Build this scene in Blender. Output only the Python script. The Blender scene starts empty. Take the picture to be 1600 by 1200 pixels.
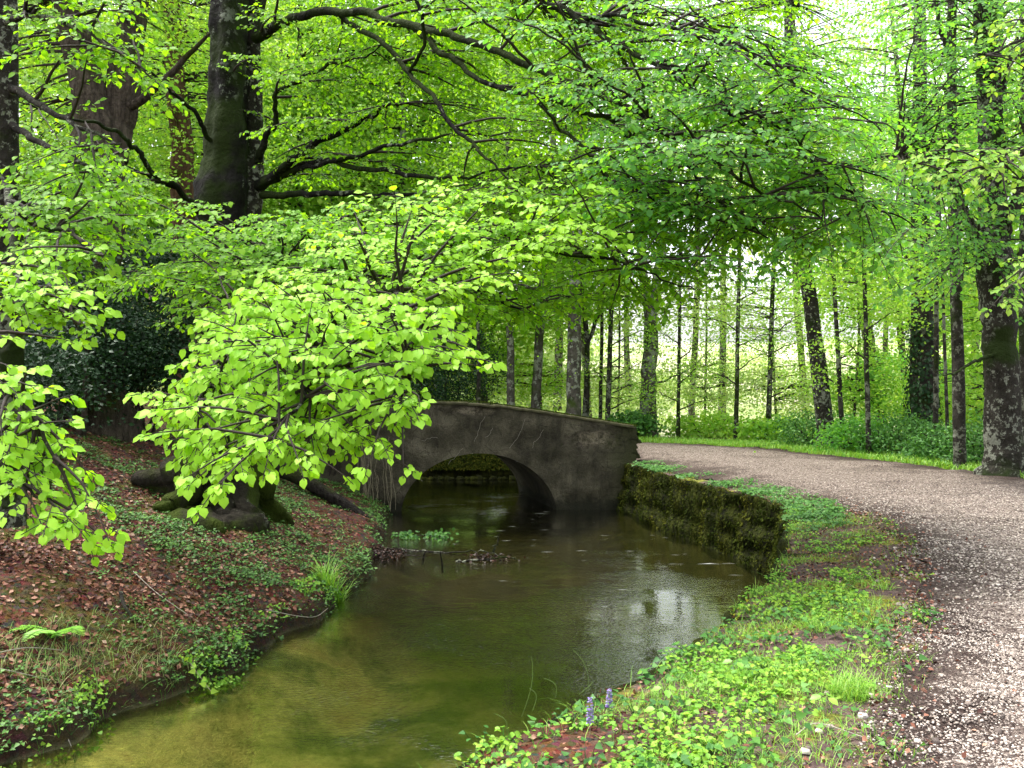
import bpy, math
import numpy as np
rng = np.random.default_rng(11)
R = math.radians
sc = bpy.context.scene
COL = sc.collection
F = 1386.0
CAMZ = 2.8
def P(u, v, D):
    return np.array([(u-800)/F*D, D, CAMZ-(v-600)/F*D])
def U(a, b, n=None): return rng.uniform(a, b, n)
def norm(a): return a/np.maximum(np.linalg.norm(a, axis=-1, keepdims=True), 1e-9)
def sst(t): t = np.clip(t, 0, 1); return t*t*(3-2*t)
# ------------------------------------------------------------ noise
_r2 = np.random.default_rng(5)
_W = [( _r2.normal(0, 1, (7, 2)), _r2.uniform(0, 6.28, 7)) for _ in range(12)]
def nz(x, y, s=1.0, k=0):
    d, p = _W[k]
    o = 0
    for i in range(7):
        o = o + np.sin((x*d[i, 0]+y*d[i, 1])*s*(1+.35*i)+p[i]+1.3*np.sin((y*d[i, 0]-x*d[i, 1])*s*.7+p[6-i]))
    return o/3.7
# ------------------------------------------------------------ mesh building
class MB:
    def __init__(s): s.v = []; s.l = []; s.t = []; s.m = []; s.a = []; s.n = 0
    def add(s, V, loops, tot, mat=0, rnd=None):
        s.v.append(V.reshape(-1, 3)); s.l.append(loops.reshape(-1)+s.n); s.t.append(tot)
        s.m.append(np.full(len(tot), mat)); s.a.append(np.zeros(len(tot)) if rnd is None else rnd)
        s.n += V.reshape(-1, 3).shape[0]
    def grid(s, V, mat=0, closed=False, keep=None):
        ni, nj = V.shape[:2]
        i = np.arange(ni-1)[:, None]; j = np.arange(nj if closed else nj-1)[None, :]
        j2 = (j+1) % nj
        q = np.stack([i*nj+j, i*nj+j2, (i+1)*nj+j2, (i+1)*nj+j], -1)
        q = q.reshape(-1, 4)
        if keep is not None: q = q[keep.reshape(-1)]
        s.add(V, q, np.full(len(q), 4), mat)
    def inst(s, tp, O, X, Y, Z, mat=0, rnd=None):
        tv, tl, tt = tp
        n = len(O)
        if n == 0: return
        V = O[:, None, :]+tv[None, :, 0:1]*X[:, None, :]+tv[None, :, 1:2]*Y[:, None, :]+tv[None, :, 2:3]*Z[:, None, :]
        L = tl[None, :]+(np.arange(n)*len(tv))[:, None]
        if rnd is None: rnd = U(0, 1, n)
        s.add(V, L, np.tile(tt, n), mat, np.repeat(rnd, len(tt)))
    def segs(s, A, B, ra, rb, k=3, mat=0):
        A = np.asarray(A, float).reshape(-1, 3); B = np.asarray(B, float).reshape(-1, 3); n = len(A)
        if n == 0: return
        d = norm(B-A); ref = np.where(np.abs(d[:, 2:3]) > .9, np.array([[1., 0, 0]]), np.array([[0, 0, 1.]]))
        x = norm(np.cross(d, ref)); y = np.cross(d, x)
        th = np.arange(k)*2*math.pi/k
        c = np.cos(th)[None, :, None]*x[:, None]+np.sin(th)[None, :, None]*y[:, None]
        ra = np.broadcast_to(np.asarray(ra, float), (n,))[:, None, None]; rb = np.broadcast_to(np.asarray(rb, float), (n,))[:, None, None]
        V = np.concatenate([A[:, None]+c*ra, B[:, None]+c*rb], 1)
        q = np.array([[i, (i+1) % k, k+(i+1) % k, k+i] for i in range(k)]).reshape(-1)
        L = q[None]+(np.arange(n)*2*k)[:, None]
        s.add(V, L, np.full(n*k, 4), mat)
    def tube(s, pts, r, k=12, rough=0.0, mat=0, cap=True, seed=None):
        pts = np.asarray(pts, float); r = np.asarray(r, float); n = len(pts)
        t = np.gradient(pts, axis=0); t = norm(t)
        x = np.zeros((n, 3)); ref = np.array([0.31, .95, .02]) if abs(t[0, 2]) > .6 else np.array([0, 0, 1.])
        x[0] = norm(np.cross(t[0], ref))
        for i in range(1, n):
            v = x[i-1]-t[i]*np.dot(x[i-1], t[i]); x[i] = norm(v)
        y = np.cross(t, x)
        th = np.arange(k)*2*math.pi/k
        rr = r[:, None]*np.ones((1, k))
        if rough:
            S = np.concatenate([[0], np.cumsum(np.linalg.norm(np.diff(pts, axis=0), axis=1))])[:, None]
            o = rng.uniform(0, 9)
            a = th[None]
            rr = rr*(1+rough*(.5*np.sin(3*a+S*.7+o)+.35*np.sin(5*a-S*1.1+2*o)+.3*np.sin(2*a+S*2.3+o)+.25*np.sin(S*5+a+o)))
        V = pts[:, None]+(np.cos(th)[None, :, None]*x[:, None]+np.sin(th)[None, :, None]*y[:, None])*rr[..., None]
        s.grid(V, mat, closed=True)
        if cap:
            for e in (0, n-1):
                V2 = np.concatenate([V[e], pts[e][None]])
                l = np.array([[i, (i+1) % k, k] for i in range(k)])
                s.add(V2, l, np.full(k, 3), mat)
    def box(s, c, h, rot=0, mat=0):
        cx = np.array([[-1, -1, -1], [1, -1, -1], [1, 1, -1], [-1, 1, -1], [-1, -1, 1], [1, -1, 1], [1, 1, 1], [-1, 1, 1]], float)*h
        ca, sa = math.cos(rot), math.sin(rot)
        cx = np.stack([cx[:, 0]*ca-cx[:, 1]*sa, cx[:, 0]*sa+cx[:, 1]*ca, cx[:, 2]], 1)+c
        s.add(cx, CUBE[1], CUBE[2], mat)
    def build(s, name, mats, parent=None, smooth=True, attr=True):
        me = bpy.data.meshes.new(name)
        V = np.concatenate(s.v); L = np.concatenate(s.l).astype(np.int32); T = np.concatenate(s.t).astype(np.int32)
        me.vertices.add(len(V)); me.vertices.foreach_set('co', V.astype(np.float32).reshape(-1))
        me.loops.add(len(L)); me.loops.foreach_set('vertex_index', L)
        me.polygons.add(len(T)); st = np.concatenate([[0], np.cumsum(T)[:-1]]).astype(np.int32)
        me.polygons.foreach_set('loop_start', st); me.polygons.foreach_set('loop_total', T)
        me.polygons.foreach_set('material_index', np.concatenate(s.m).astype(np.int32))
        me.polygons.foreach_set('use_smooth', np.full(len(T), smooth))
        if attr:
            a = me.attributes.new('rnd', 'FLOAT', 'FACE'); a.data.foreach_set('value', np.concatenate(s.a).astype(np.float32))
        for m in (mats if isinstance(mats, (list, tuple)) else [mats]): me.materials.append(m)
        me.update(calc_edges=True)
        o = bpy.data.objects.new(name, me); COL.objects.link(o)
        if parent is not None:
            o.parent = parent; o.location = -parent.location
        return o
def tmpl(v, faces):
    return np.array(v, float), np.array([i for f in faces for i in f]), np.array([len(f) for f in faces])
LEAF = tmpl([(0, 0, 0), (0, .35, -.03), (0, .7, -.05), (0, 1, -.14), (-.31, .27, .05), (-.33, .62, .03), (.31, .27, .05), (.33, .62, .03)],
            [(0, 6, 1), (1, 6, 7, 2), (2, 7, 3), (0, 1, 4), (1, 2, 5, 4), (2, 3, 5)])
LEAF4 = tmpl([(0, 0, 0), (.34, .45, .06), (0, 1, -.1), (-.34, .45, .06)], [(0, 1, 2), (0, 2, 3)])
CLUMP = tmpl([(0, 0, 0), (.45, .3, .05), (.3, .8, -.05), (0, 1, .02), (-.4, .7, .05), (-.42, .2, -.04)], [(0, 1, 2, 3), (0, 3, 4, 5)])
IVY = tmpl([(0, 0, 0), (.42, .12, .04), (.3, .45, .03), (0, 1, -.05), (-.3, .45, .03), (-.42, .12, .04), (0, .3, -.03)],
           [(0, 1, 2, 6), (6, 2, 3), (6, 3, 4), (0, 6, 4, 5)])
CUBE = tmpl([(-1, -1, -1), (1, -1, -1), (1, 1, -1), (-1, 1, -1), (-1, -1, 1), (1, -1, 1), (1, 1, 1), (-1, 1, 1)],
            [(0, 3, 2, 1), (4, 5, 6, 7), (0, 1, 5, 4), (1, 2, 6, 5), (2, 3, 7, 6), (3, 0, 4, 7)])
STONE = tmpl([(-1, -.7, -.8), (.8, -1, -.7), (1, .8, -.8), (-.7, 1, -.7), (-.6, -.5, .5), (.55, -.45, .7), (.6, .5, .5), (-.45, .6, .75)],
             [(0, 3, 2, 1), (4, 5, 6, 7), (0, 1, 5, 4), (1, 2, 6, 5), (2, 3, 7, 6), (3, 0, 4, 7)])
BLADE = tmpl([(-.5, 0, 0), (.5, 0, 0), (.4, .45, .05), (-.4, .45, .05), (.22, .8, .25), (-.22, .8, .25), (0, 1, .5)],
             [(0, 1, 2, 3), (3, 2, 4, 5), (5, 4, 6)])
def frame(A, N):
    A = norm(A); X = norm(np.cross(A, N)); Z = np.cross(X, A)
    return X, A, Z
# ------------------------------------------------------------ materials
def newmat(name):
    m = bpy.data.materials.new(name); m.use_nodes = True
    nt = m.node_tree; nt.nodes.clear()
    out = nt.nodes.new('ShaderNodeOutputMaterial')
    return m, nt, out
class NT:
    def __init__(s, nt): s.nt = nt
    def n(s, t, **kw):
        x = s.nt.nodes.new(t)
        for k, v in kw.items():
            if k.startswith('i_'): x.inputs[k[2:].replace('_', ' ')].default_value = v
            else: setattr(x, k, v)
        return x
    def l(s, a, b): s.nt.links.new(a, b)
    def coords(s, scale=(1, 1, 1)):
        g = s.n('ShaderNodeNewGeometry'); m = s.n('ShaderNodeMapping'); s.l(g.outputs['Position'], m.inputs[0])
        m.inputs['Scale'].default_value = scale; return m.outputs[0]
    def noise(s, co, sc_, det=4, rough=.55, dist=0):
        x = s.n('ShaderNodeTexNoise'); x.inputs['Scale'].default_value = sc_; x.inputs['Detail'].default_value = det
        x.inputs['Roughness'].default_value = rough; x.inputs['Distortion'].default_value = dist
        s.l(co, x.inputs['Vector']); return x.outputs['Fac']
    def vor(s, co, sc_, out='Distance', feat='F1'):
        x = s.n('ShaderNodeTexVoronoi'); x.feature = feat; x.inputs['Scale'].default_value = sc_; s.l(co, x.inputs['Vector']); return x.outputs[out]
    def ramp(s, f, stops, interp='LINEAR'):
        x = s.n('ShaderNodeValToRGB'); x.color_ramp.interpolation = interp
        e = x.color_ramp.elements
        while len(e) > 1: e.remove(e[0])
        for i, (p, c) in enumerate(stops):
            if i == 0: e[0].position = p; q = e[0]
            else: q = e.new(p)
            q.color = (*c, 1) if len(c) == 3 else c
        s.l(f, x.inputs[0]); return x.outputs[0]
    def step(s, f, a, b):
        x = s.n('ShaderNodeMapRange'); x.inputs['From Min'].default_value = a; x.inputs['From Max'].default_value = b
        x.interpolation_type = 'SMOOTHSTEP'; s.l(f, x.inputs['Value']); return x.outputs[0]
    def mix(s, f, a, b, mode='MIX'):
        x = s.n('ShaderNodeMix'); x.data_type = 'RGBA'; x.blend_type = mode
        for sock, val in ((x.inputs[0], f), (x.inputs[6], a), (x.inputs[7], b)):
            if isinstance(val, (int, float)): sock.default_value = val
            elif isinstance(val, tuple): sock.default_value = (*val, 1)
            else: s.l(val, sock)
        return x.outputs[2]
    def math(s, op, a, b=0.0):
        x = s.n('ShaderNodeMath'); x.operation = op
        for sock, val in ((x.inputs[0], a), (x.inputs[1], b)):
            if isinstance(val, (int, float)): sock.default_value = val
            else: s.l(val, sock)
        return x.outputs[0]
    def bump(s, hgt, strength, dist):
        x = s.n('ShaderNodeBump'); x.inputs['Strength'].default_value = strength; x.inputs['Distance'].default_value = dist
        s.l(hgt, x.inputs['Height']); return x.outputs[0]
    def pbsdf(s, col, rough=.8, bump=None, spec=.3):
        x = s.n('ShaderNodeBsdfPrincipled')
        if isinstance(col, tuple): x.inputs['Base Color'].default_value = (*col, 1)
        else: s.l(col, x.inputs['Base Color'])
        if isinstance(rough, float): x.inputs['Roughness'].default_value = rough
        else: s.l(rough, x.inputs['Roughness'])
        x.inputs['Specular IOR Level'].default_value = spec
        if bump is not None: s.l(bump, x.inputs['Normal'])
        return x.outputs[0]
def leafmat(name, c1, c2, c3, trans=.45, rough=.42, spec=.45, tboost=1.25):
    m, nt, out = newmat(name); N = NT(nt)
    a = N.n('ShaderNodeAttribute', attribute_name='rnd')
    co = N.coords(); big = N.noise(co, .45, 2)
    f = N.math('ADD', N.math('MULTIPLY', a.outputs['Fac'], .75), N.math('MULTIPLY', big, .3))
    col = N.ramp(f, [(.1, c1), (.5, c2), (.95, c3)])
    p = N.pbsdf(col, rough, None, spec)
    t = N.n('ShaderNodeBsdfTranslucent')
    tc = N.mix(1.0, col, (tboost*1.05, tboost, .55), 'MULTIPLY'); N.l(tc, t.inputs[0])
    mx = N.n('ShaderNodeMixShader'); mx.inputs[0].default_value = trans
    N.l(p, mx.inputs[1]); N.l(t.outputs[0], mx.inputs[2]); N.l(mx.outputs[0], out.inputs[0])
    return m
def barkmat(name, dark, mid, lichen, lich_amt=.5, moss=(.035, .06, .008), moss_amt=.5, ridge=False, lscale=9):
    m, nt, out = newmat(name); N = NT(nt)
    co = N.coords()
    cs = N.coords((1, 1, .16)) if ridge else N.coords((1, 1, .6))
    n1 = N.noise(cs, 14 if ridge else 9, 6, .65)
    base = N.ramp(n1, [(.3, dark), (.65, mid)])
    l1 = N.noise(co, lscale, 6, .7); l2 = N.noise(co, 1.3, 2)
    lm = N.step(N.math('ADD', l1, N.math('MULTIPLY', l2, .5)), 1.0-.3*lich_amt, 1.06-.3*lich_amt)
    base = N.mix(N.math('MULTIPLY', lm, .85), base, lichen)
    m1 = N.noise(co, 1.1, 4); mm = N.step(m1, .62-.2*moss_amt, .75-.2*moss_amt)
    base = N.mix(mm, base, moss)
    hb = N.math('ADD', N.noise(cs, 30 if ridge else 22, 5, .7), N.math('ADD', N.math('MULTIPLY', n1, 1.8), N.math('MULTIPLY', N.noise(co, 4, 3), 3.0)))
    b = N.bump(hb, 1.0, .06 if ridge else .035)
    N.l(N.pbsdf(base, .9, b, .12), out.inputs[0])
    return m
def simplemat(name, col, rough=.8, var=.3, scale=20, bump=.4, spec=.3, dist=.01):
    m, nt, out = newmat(name); N = NT(nt); co = N.coords()
    n = N.noise(co, scale, 5, .6)
    c = N.ramp(n, [(.25, tuple(x*(1-var) for x in col)), (.75, tuple(min(1, x*(1+var)) for x in col))])
    N.l(N.pbsdf(c, rough, N.bump(n, bump, dist), spec), out.inputs[0]); return m
def rampmat(name, stops, rough=.75, trans=0.0, spec=.3):
    m, nt, out = newmat(name); N = NT(nt)
    a = N.n('ShaderNodeAttribute', attribute_name='rnd')
    c = N.ramp(a.outputs['Fac'], stops)
    p = N.pbsdf(c, rough, None, spec)
    if trans:
        t = N.n('ShaderNodeBsdfTranslucent'); N.l(c, t.inputs[0]); mx = N.n('ShaderNodeMixShader'); mx.inputs[0].default_value = trans
        N.l(p, mx.inputs[1]); N.l(t.outputs[0], mx.inputs[2]); p = mx.outputs[0]
    N.l(p, out.inputs[0]); return m

M = {}
M['beech'] = leafmat('beech_leaf', (.11, .29, .012), (.18, .40, .016), (.27, .49, .025), .57, .5, .25, 1.5)
M['beech_near'] = leafmat('lit_leaf', (.22, .47, .02), (.32, .60, .03), (.37, .66, .055), .45, .5, .3, 1.3)  # lighter copy of the beech leaf, bright light put into its colour
M['beech_right'] = leafmat('cool_leaf', (.08, .25, .055), (.13, .35, .065), (.22, .46, .05), .6, .45, .4, 1.5)  # bluer copy of the beech leaf, sky sheen put into its colour
M['back'] = leafmat('bright_back_leaf', (.14, .35, .035), (.25, .47, .06), (.40, .58, .10), .5, .5, .25, 1.4)
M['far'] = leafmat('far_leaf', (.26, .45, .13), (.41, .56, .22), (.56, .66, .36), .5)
M['dark'] = leafmat('evergreen_leaf', (.008, .030, .008), (.014, .050, .014), (.03, .075, .024), .15, .5, .3)
M['under'] = leafmat('undergrowth_leaf', (.035, .12, .025), (.06, .18, .03), (.13, .30, .05), .3, .5, .3)
M['herb'] = leafmat('herb_leaf', (.08, .25, .025), (.18, .39, .035), (.33, .50, .05), .35, .5, .3)
M['ivy'] = leafmat('ivy_leaf', (.018, .065, .010), (.055, .15, .022), (.13, .28, .04), .15, .5, .3)
M['grass'] = leafmat('grass_blade', (.11, .29, .03), (.20, .42, .04), (.34, .48, .10), .35, .45, .4)
M['drygrass'] = rampmat('dry_grass', [(0, (.14, .22, .05)), (.35, (.34, .31, .16)), (.6, (.22, .36, .08)), (1, (.10, .22, .04))], .8, .2)
M['moss'] = rampmat('moss_tuft', [(0, (.020, .032, .004)), (.5, (.048, .065, .007)), (1, (.11, .11, .014))], .95, .15, .1)
M['mossy_bright'] = rampmat('moss_bright', [(0, (.16, .2, .012)), (.5, (.3, .3, .02)), (1, (.38, .30, .05))], .95, .1, .1)
M['litter'] = rampmat('leaf_litter', [(0, (.03, .010, .007)), (.35, (.085, .026, .015)), (.65, (.19, .065, .036)), (.9, (.32, .15, .095)), (1, (.42, .28, .2))], .6, .1, .35)
M['wetleaf'] = rampmat('wet_leaf', [(0, (.010, .006, .005)), (.6, (.04, .016, .011)), (1, (.10, .045, .03))], .5)
M['gravel'] = rampmat('gravel_stone', [(0, (.06, .046, .04)), (.35, (.17, .135, .115)), (.7, (.34, .285, .24)), (1, (.60, .53, .46))], .75)
M['beech_bark'] = barkmat('beech_bark', (.005, .0045, .0035), (.013, .012, .010), (.20, .22, .17), .55, (.018, .028, .005), .9, False, 7)
M['lichen_bark'] = barkmat('lichen_bark', (.014, .012, .010), (.042, .037, .03), (.24, .25, .20), .72, (.02, .032, .007), .5, False, 12)
M['grey_bark'] = barkmat('grey_bark', (.035, .031, .025), (.12, .108, .088), (.30, .32, .25), .75, (.04, .06, .012), .5, False, 6)
M['oak_bark'] = barkmat('oak_bark', (.018, .014, .010), (.11, .088, .066), (.2, .19, .14), .2, (.04, .045, .01), .45, True)
M['dark_bark'] = barkmat('dark_bark', (.012, .011, .009), (.05, .044, .036), (.20, .21, .16), .75, (.02, .03, .006), .5)
M['twig'] = simplemat('twig_bark', (.03, .022, .017), .8, .3)
M['root'] = barkmat('mossy_root', (.012, .010, .007), (.035, .03, .022), (.14, .14, .11), .3, (.035, .05, .006), 1.3)
M['log'] = barkmat('wet_log', (.010, .008, .007), (.035, .03, .026), (.12, .12, .1), .25, (.03, .035, .01), .3, True)
M['stem'] = simplemat('pale_stem', (.22, .19, .12), .8)
M['bleach'] = simplemat('bleached_twig', (.3, .27, .22), .8)

def bridge_mat():
    m, nt, out = newmat('old_render'); N = NT(nt)
    co = N.coords(); cs = N.coords((1, 1, .25))
    n1 = N.noise(co, 1.4, 6, .62, .3); n2 = N.noise(co, 14, 6, .7); st = N.noise(cs, 5, 4, .6)
    base = N.ramp(n1, [(.3, (.035, .031, .019)), (.45, (.095, .083, .054)), (.6, (.17, .15, .102)), (.75, (.24, .21, .15))])
    base = N.mix(.5, base, N.ramp(n2, [(.3, (.35, .35, .35)), (.62, (1, 1, 1))]), 'MULTIPLY')
    base = N.mix(N.math('MULTIPLY', N.step(st, .5, .72), .55), base, (.022, .019, .012))
    sp = N.step(N.noise(co, 40, 3, .6), .68, .74)
    base = N.mix(N.math('MULTIPLY', sp, .5), base, (.2, .19, .16))
    # exposed pale stone: where the render has fallen off, two ragged spots
    g = N.n('ShaderNodeNewGeometry')
    tot = None
    for (cx, cz, rx, rz) in ((1.92, 1.58, .75, .30), (-.92, 2.2, .68, .13)):
        s2 = N.n('ShaderNodeMapping'); N.l(g.outputs['Position'], s2.inputs[0])
        s2.inputs['Location'].default_value = (-cx/rx, 0, -cz/rz); s2.inputs['Scale'].default_value = (1/rx, 0, 1/rz)
        ln = N.n('ShaderNodeVectorMath', operation='LENGTH'); N.l(s2.outputs[0], ln.inputs[0])
        f = N.math('ADD', ln.outputs['Value'], N.math('MULTIPLY', N.math('SUBTRACT', N.noise(co, 4, 6, .8), .5), 3.6))
        k = N.math('SUBTRACT', 1.0, N.step(f, .6, .95))
        tot = k if tot is None else N.math('MAXIMUM', tot, k)
    stone = N.ramp(N.noise(co, 8, 6, .75), [(.35, (.04, .035, .02)), (.47, (.13, .11, .075)), (.58, (.30, .255, .185)), (.66, (.11, .09, .05))])
    base = N.mix(tot, base, stone)
    # moss on the upper lip, toward the bank and at the waterline
    sx = N.n('ShaderNodeSeparateXYZ'); N.l(g.outputs['Position'], sx.inputs[0])
    mz = N.math('MULTIPLY', N.step(N.math('ADD', sx.outputs['X'], N.math('MULTIPLY', n1, 2.0)), 2.9, 3.9), .85)
    wet = N.math('SUBTRACT', 1.0, N.step(N.math('ADD', sx.outputs['Z'], N.math('MULTIPLY', n2, .3)), .25, .55))
    base = N.mix(mz, base, (.035, .042, .008))
    base = N.mix(N.math('MULTIPLY', wet, .8), base, (.012, .014, .007))
    ck = N.vor(co, 3.2, 'Distance', 'DISTANCE_TO_EDGE'); ckm = N.math('SUBTRACT', 1.0, N.step(N.math('ADD', ck, N.math('MULTIPLY', n2, .10)), .045, .075))
    base = N.mix(N.math('MULTIPLY', ckm, N.math('MULTIPLY', N.step(n1, .42, .55), .65)), base, (.012, .010, .006))
    n3 = N.noise(co, 55, 4, .7)
    base = N.mix(.6, base, N.ramp(n3, [(.35, (.35, .34, .32)), (.62, (1, 1, 1)), (.7, (1, 1, .95))]), 'MULTIPLY')
    hb = N.math('ADD', N.math('ADD', n2, N.math('MULTIPLY', n3, .7)), N.math('ADD', N.math('MULTIPLY', n1, 1.5), N.math('MULTIPLY', tot, -.8)))
    N.l(N.pbsdf(base, .88, N.bump(hb, 1.0, .06), .25), out.inputs[0]); return m
M['bridge'] = bridge_mat()
def wall_mat():
    m, nt, out = newmat('mossy_wall'); N = NT(nt)
    co = N.coords(); cs = N.coords((1, 1, .3))
    n1 = N.noise(cs, 4.5, 6, .7); n2 = N.noise(co, 25, 5, .7)
    c = N.ramp(n1, [(.32, (.008, .008, .004)), (.48, (.022, .026, .005)), (.62, (.052, .060, .008)), (.8, (.10, .09, .018))])
    c = N.mix(.5, c, N.ramp(n2, [(.3, (.25, .25, .25)), (.7, (1, 1, 1))]), 'MULTIPLY')
    N.l(N.pbsdf(c, .95, N.bump(N.math('ADD', n1, n2), 1.0, .06), .1), out.inputs[0]); return m
M['wall'] = wall_mat()
def ground_mat():
    m, nt, out = newmat('forest_soil'); N = NT(nt)
    co = N.coords(); g = N.n('ShaderNodeNewGeometry'); sx = N.n('ShaderNodeSeparateXYZ'); N.l(g.outputs['Position'], sx.inputs[0])
    X, Y, Z = sx.outputs
    n1 = N.noise(co, .9, 5, .6); n2 = N.noise(co, 16, 5, .7); v = N.vor(co, 22, 'Color')
    lit = N.ramp(n2, [(.3, (.010, .007, .005)), (.5, (.035, .020, .013)), (.7, (.09, .045, .028))])
    lit = N.mix(.35, lit, N.mix(1.0, v, (.25, .10, .06), 'MULTIPLY'))
    # bank moss and darker soil on the left, purple soil by the path on the right
    mossn = N.step(N.noise(co, .75, 4, .65), .50, .60)
    soilR = N.ramp(n2, [(.3, (.035, .022, .020)), (.55, (.10, .065, .058)), (.75, (.20, .14, .12))])
    right = N.step(X, .3, .8)
    rR = N.math('MULTIPLY', right, N.math('SUBTRACT', 1.0, N.step(Y, 25.0, 28.0)))
    c = N.mix(N.math('MULTIPLY', mossn, .75), lit, N.ramp(n2, [(.35, (.03, .035, .006)), (.65, (.12, .11, .015))]))
    cR = N.mix(N.step(N.noise(co, 1.7, 4, .6), .52, .62), soilR, N.ramp(n2, [(.35, (.06, .08, .012)), (.65, (.22, .21, .03))]))
    c = N.mix(rR, c, cR)
    # stream bed: sand, silt and weed
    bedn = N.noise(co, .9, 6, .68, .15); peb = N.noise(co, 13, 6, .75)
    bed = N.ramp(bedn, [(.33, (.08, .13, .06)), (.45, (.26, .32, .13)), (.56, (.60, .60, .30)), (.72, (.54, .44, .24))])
    bed = N.mix(N.math('MULTIPLY', N.step(N.math('ADD', Y, N.math('MULTIPLY', X, .9)), 6.2, 10.5), .93), bed, (.028, .024, .011))  # back and right darkened in colour for light lost in deeper water
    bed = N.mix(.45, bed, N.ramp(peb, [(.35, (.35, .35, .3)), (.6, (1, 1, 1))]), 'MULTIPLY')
    inb = N.math('SUBTRACT', 1.0, N.step(Z, -.06, .06))
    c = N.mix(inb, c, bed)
    wetb = N.math('MULTIPLY', N.step(Z, -.1, .0), N.math('SUBTRACT', 1.0, N.step(Z, .12, .3)))
    c = N.mix(N.math('MULTIPLY', wetb, .7), c, (.016, .011, .008))
    # meadow and bright slope beyond the trees
    far = N.step(Y, 27, 31)
    meadow = N.ramp(N.noise(co, .35, 6, .65), [(.3, (.20, .32, .08)), (.47, (.42, .48, .22)), (.58, (.62, .57, .44)), (.75, (.60, .50, .47))])
    meadow = N.mix(.35, meadow, N.ramp(N.noise(co, 3.5, 5, .7), [(.35, (.4, .45, .3)), (.65, (1, 1, 1))]), 'MULTIPLY')
    farR = N.math('MULTIPLY', far, N.step(X, -4, 1))
    c = N.mix(farR, c, meadow)
    bp = N.bump(N.math('ADD', n2, N.noise(co, 50, 3)), .8, .03)
    N.l(N.pbsdf(c, .9, bp, .2), out.inputs[0]); return m
M['ground'] = ground_mat()
def path_mat():
    m, nt, out = newmat('gravel_path'); N = NT(nt)
    co = N.coords()
    e = N.n('ShaderNodeAttribute', attribute_name='edge').outputs['Fac']
    cl = N.vor(co, 62, 'Color'); sep = N.n('ShaderNodeSeparateColor'); N.l(cl, sep.inputs[0])
    d = N.vor(co, 62)
    chip = N.ramp(sep.outputs[0], [(0, (.05, .032, .028)), (.4, (.12, .088, .075)), (.65, (.24, .19, .16)), (1, (.44, .37, .31))])
    soil = N.ramp(N.noise(co, 45, 5, .7), [(.35, (.018, .011, .009)), (.55, (.06, .038, .031)), (.7, (.20, .145, .12))])
    cov = N.math('ADD', N.math('ADD', e, N.math('MULTIPLY', N.math('SUBTRACT', N.noise(co, 1.3, 5, .65), .5), 2.4)), N.math('MULTIPLY', N.math('SUBTRACT', N.noise(co, 70, 2), .5), 1.6))
    k = N.step(cov, .1, 1.1)
    c = N.mix(k, soil, chip)
    c = N.mix(N.math('MULTIPLY', N.step(N.noise(co, .8, 5, .7, .5), .50, .62), .5), c, N.mix(1.0, c, (.42, .38, .36), 'MULTIPLY'))
    hi = N.math('ADD', N.math('SUBTRACT', 1.0, d), N.noise(co, 120, 2))
    N.l(N.pbsdf(c, .85, N.bump(hi, 1.0, .02), .2), out.inputs[0]); return m
M['path'] = path_mat()
def water_mat():
    m, nt, out = newmat('stream_water'); N = NT(nt)
    co = N.coords((1, 1.5, 1))
    co2 = N.coords((.55, 1.25, 1))
    w1 = N.noise(co2, 5.5, 3, .55, .8); w2 = N.noise(co, 19, 2, .5, .3)
    amp = N.step(N.noise(N.coords(), .7, 3), .40, .62)
    hgt = N.math('ADD', N.math('MULTIPLY', w1, .35), N.math('MULTIPLY', w2, N.math('ADD', .12, N.math('MULTIPLY', amp, .8))))
    bp = N.bump(hgt, .6, .014)
    gl = N.n('ShaderNodeBsdfGlossy'); gl.inputs['Roughness'].default_value = .02; N.l(bp, gl.inputs['Normal'])
    tr = N.n('ShaderNodeBsdfTransparent'); tr.inputs[0].default_value = (.86, .84, .52, 1)
    # suspended silt: a dim body colour mixed with the see-through part
    df = N.n('ShaderNodeBsdfDiffuse'); df.inputs[0].default_value = (.035, .036, .015, 1)
    mx0 = N.n('ShaderNodeMixShader'); mx0.inputs[0].default_value = .08; N.l(tr.outputs[0], mx0.inputs[1]); N.l(df.outputs[0], mx0.inputs[2])
    fr = N.n('ShaderNodeFresnel'); fr.inputs[0].default_value = 1.36; N.l(bp, fr.inputs['Normal'])
    fm = N.math('MINIMUM', N.math('MULTIPLY', fr.outputs[0], 2.2), 1.0)
    mx = N.n('ShaderNodeMixShader'); N.l(fm, mx.inputs[0]); N.l(mx0.outputs[0], mx.inputs[1]); N.l(gl.outputs[0], mx.inputs[2])
    N.l(mx.outputs[0], out.inputs[0]); return m
M['water'] = water_mat()
M['pale_streak'] = rampmat('pale_streak', [(0, (.22, .23, .20)), (1, (.45, .46, .43))], .5)
M['coping'] = simplemat('coping_mortar', (.055, .052, .026), .9, .6, 9, .8, .2, .03)
M['concrete_deck'] = simplemat('deck_gravel', (.16, .13, .11), .9, .4, 40)
M['fern'] = leafmat('fern_leaf', (.12, .33, .03), (.2, .46, .04), (.28, .54, .05), .35)
M['bugle'] = rampmat('blue_flower', [(0, (.16, .10, .32)), (.5, (.28, .20, .50)), (1, (.45, .38, .62))], .6, .2)
M['yellowleaf'] = leafmat('yellow_leaf', (.24, .46, .03), (.34, .54, .04), (.46, .60, .05), .4)
M['whitestone'] = simplemat('white_stone', (.62, .58, .52), .7, .15, 30)
M['rock'] = simplemat('wet_rock', (.035, .038, .018), .8, .6, 6, .8, .3, .04)

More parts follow.
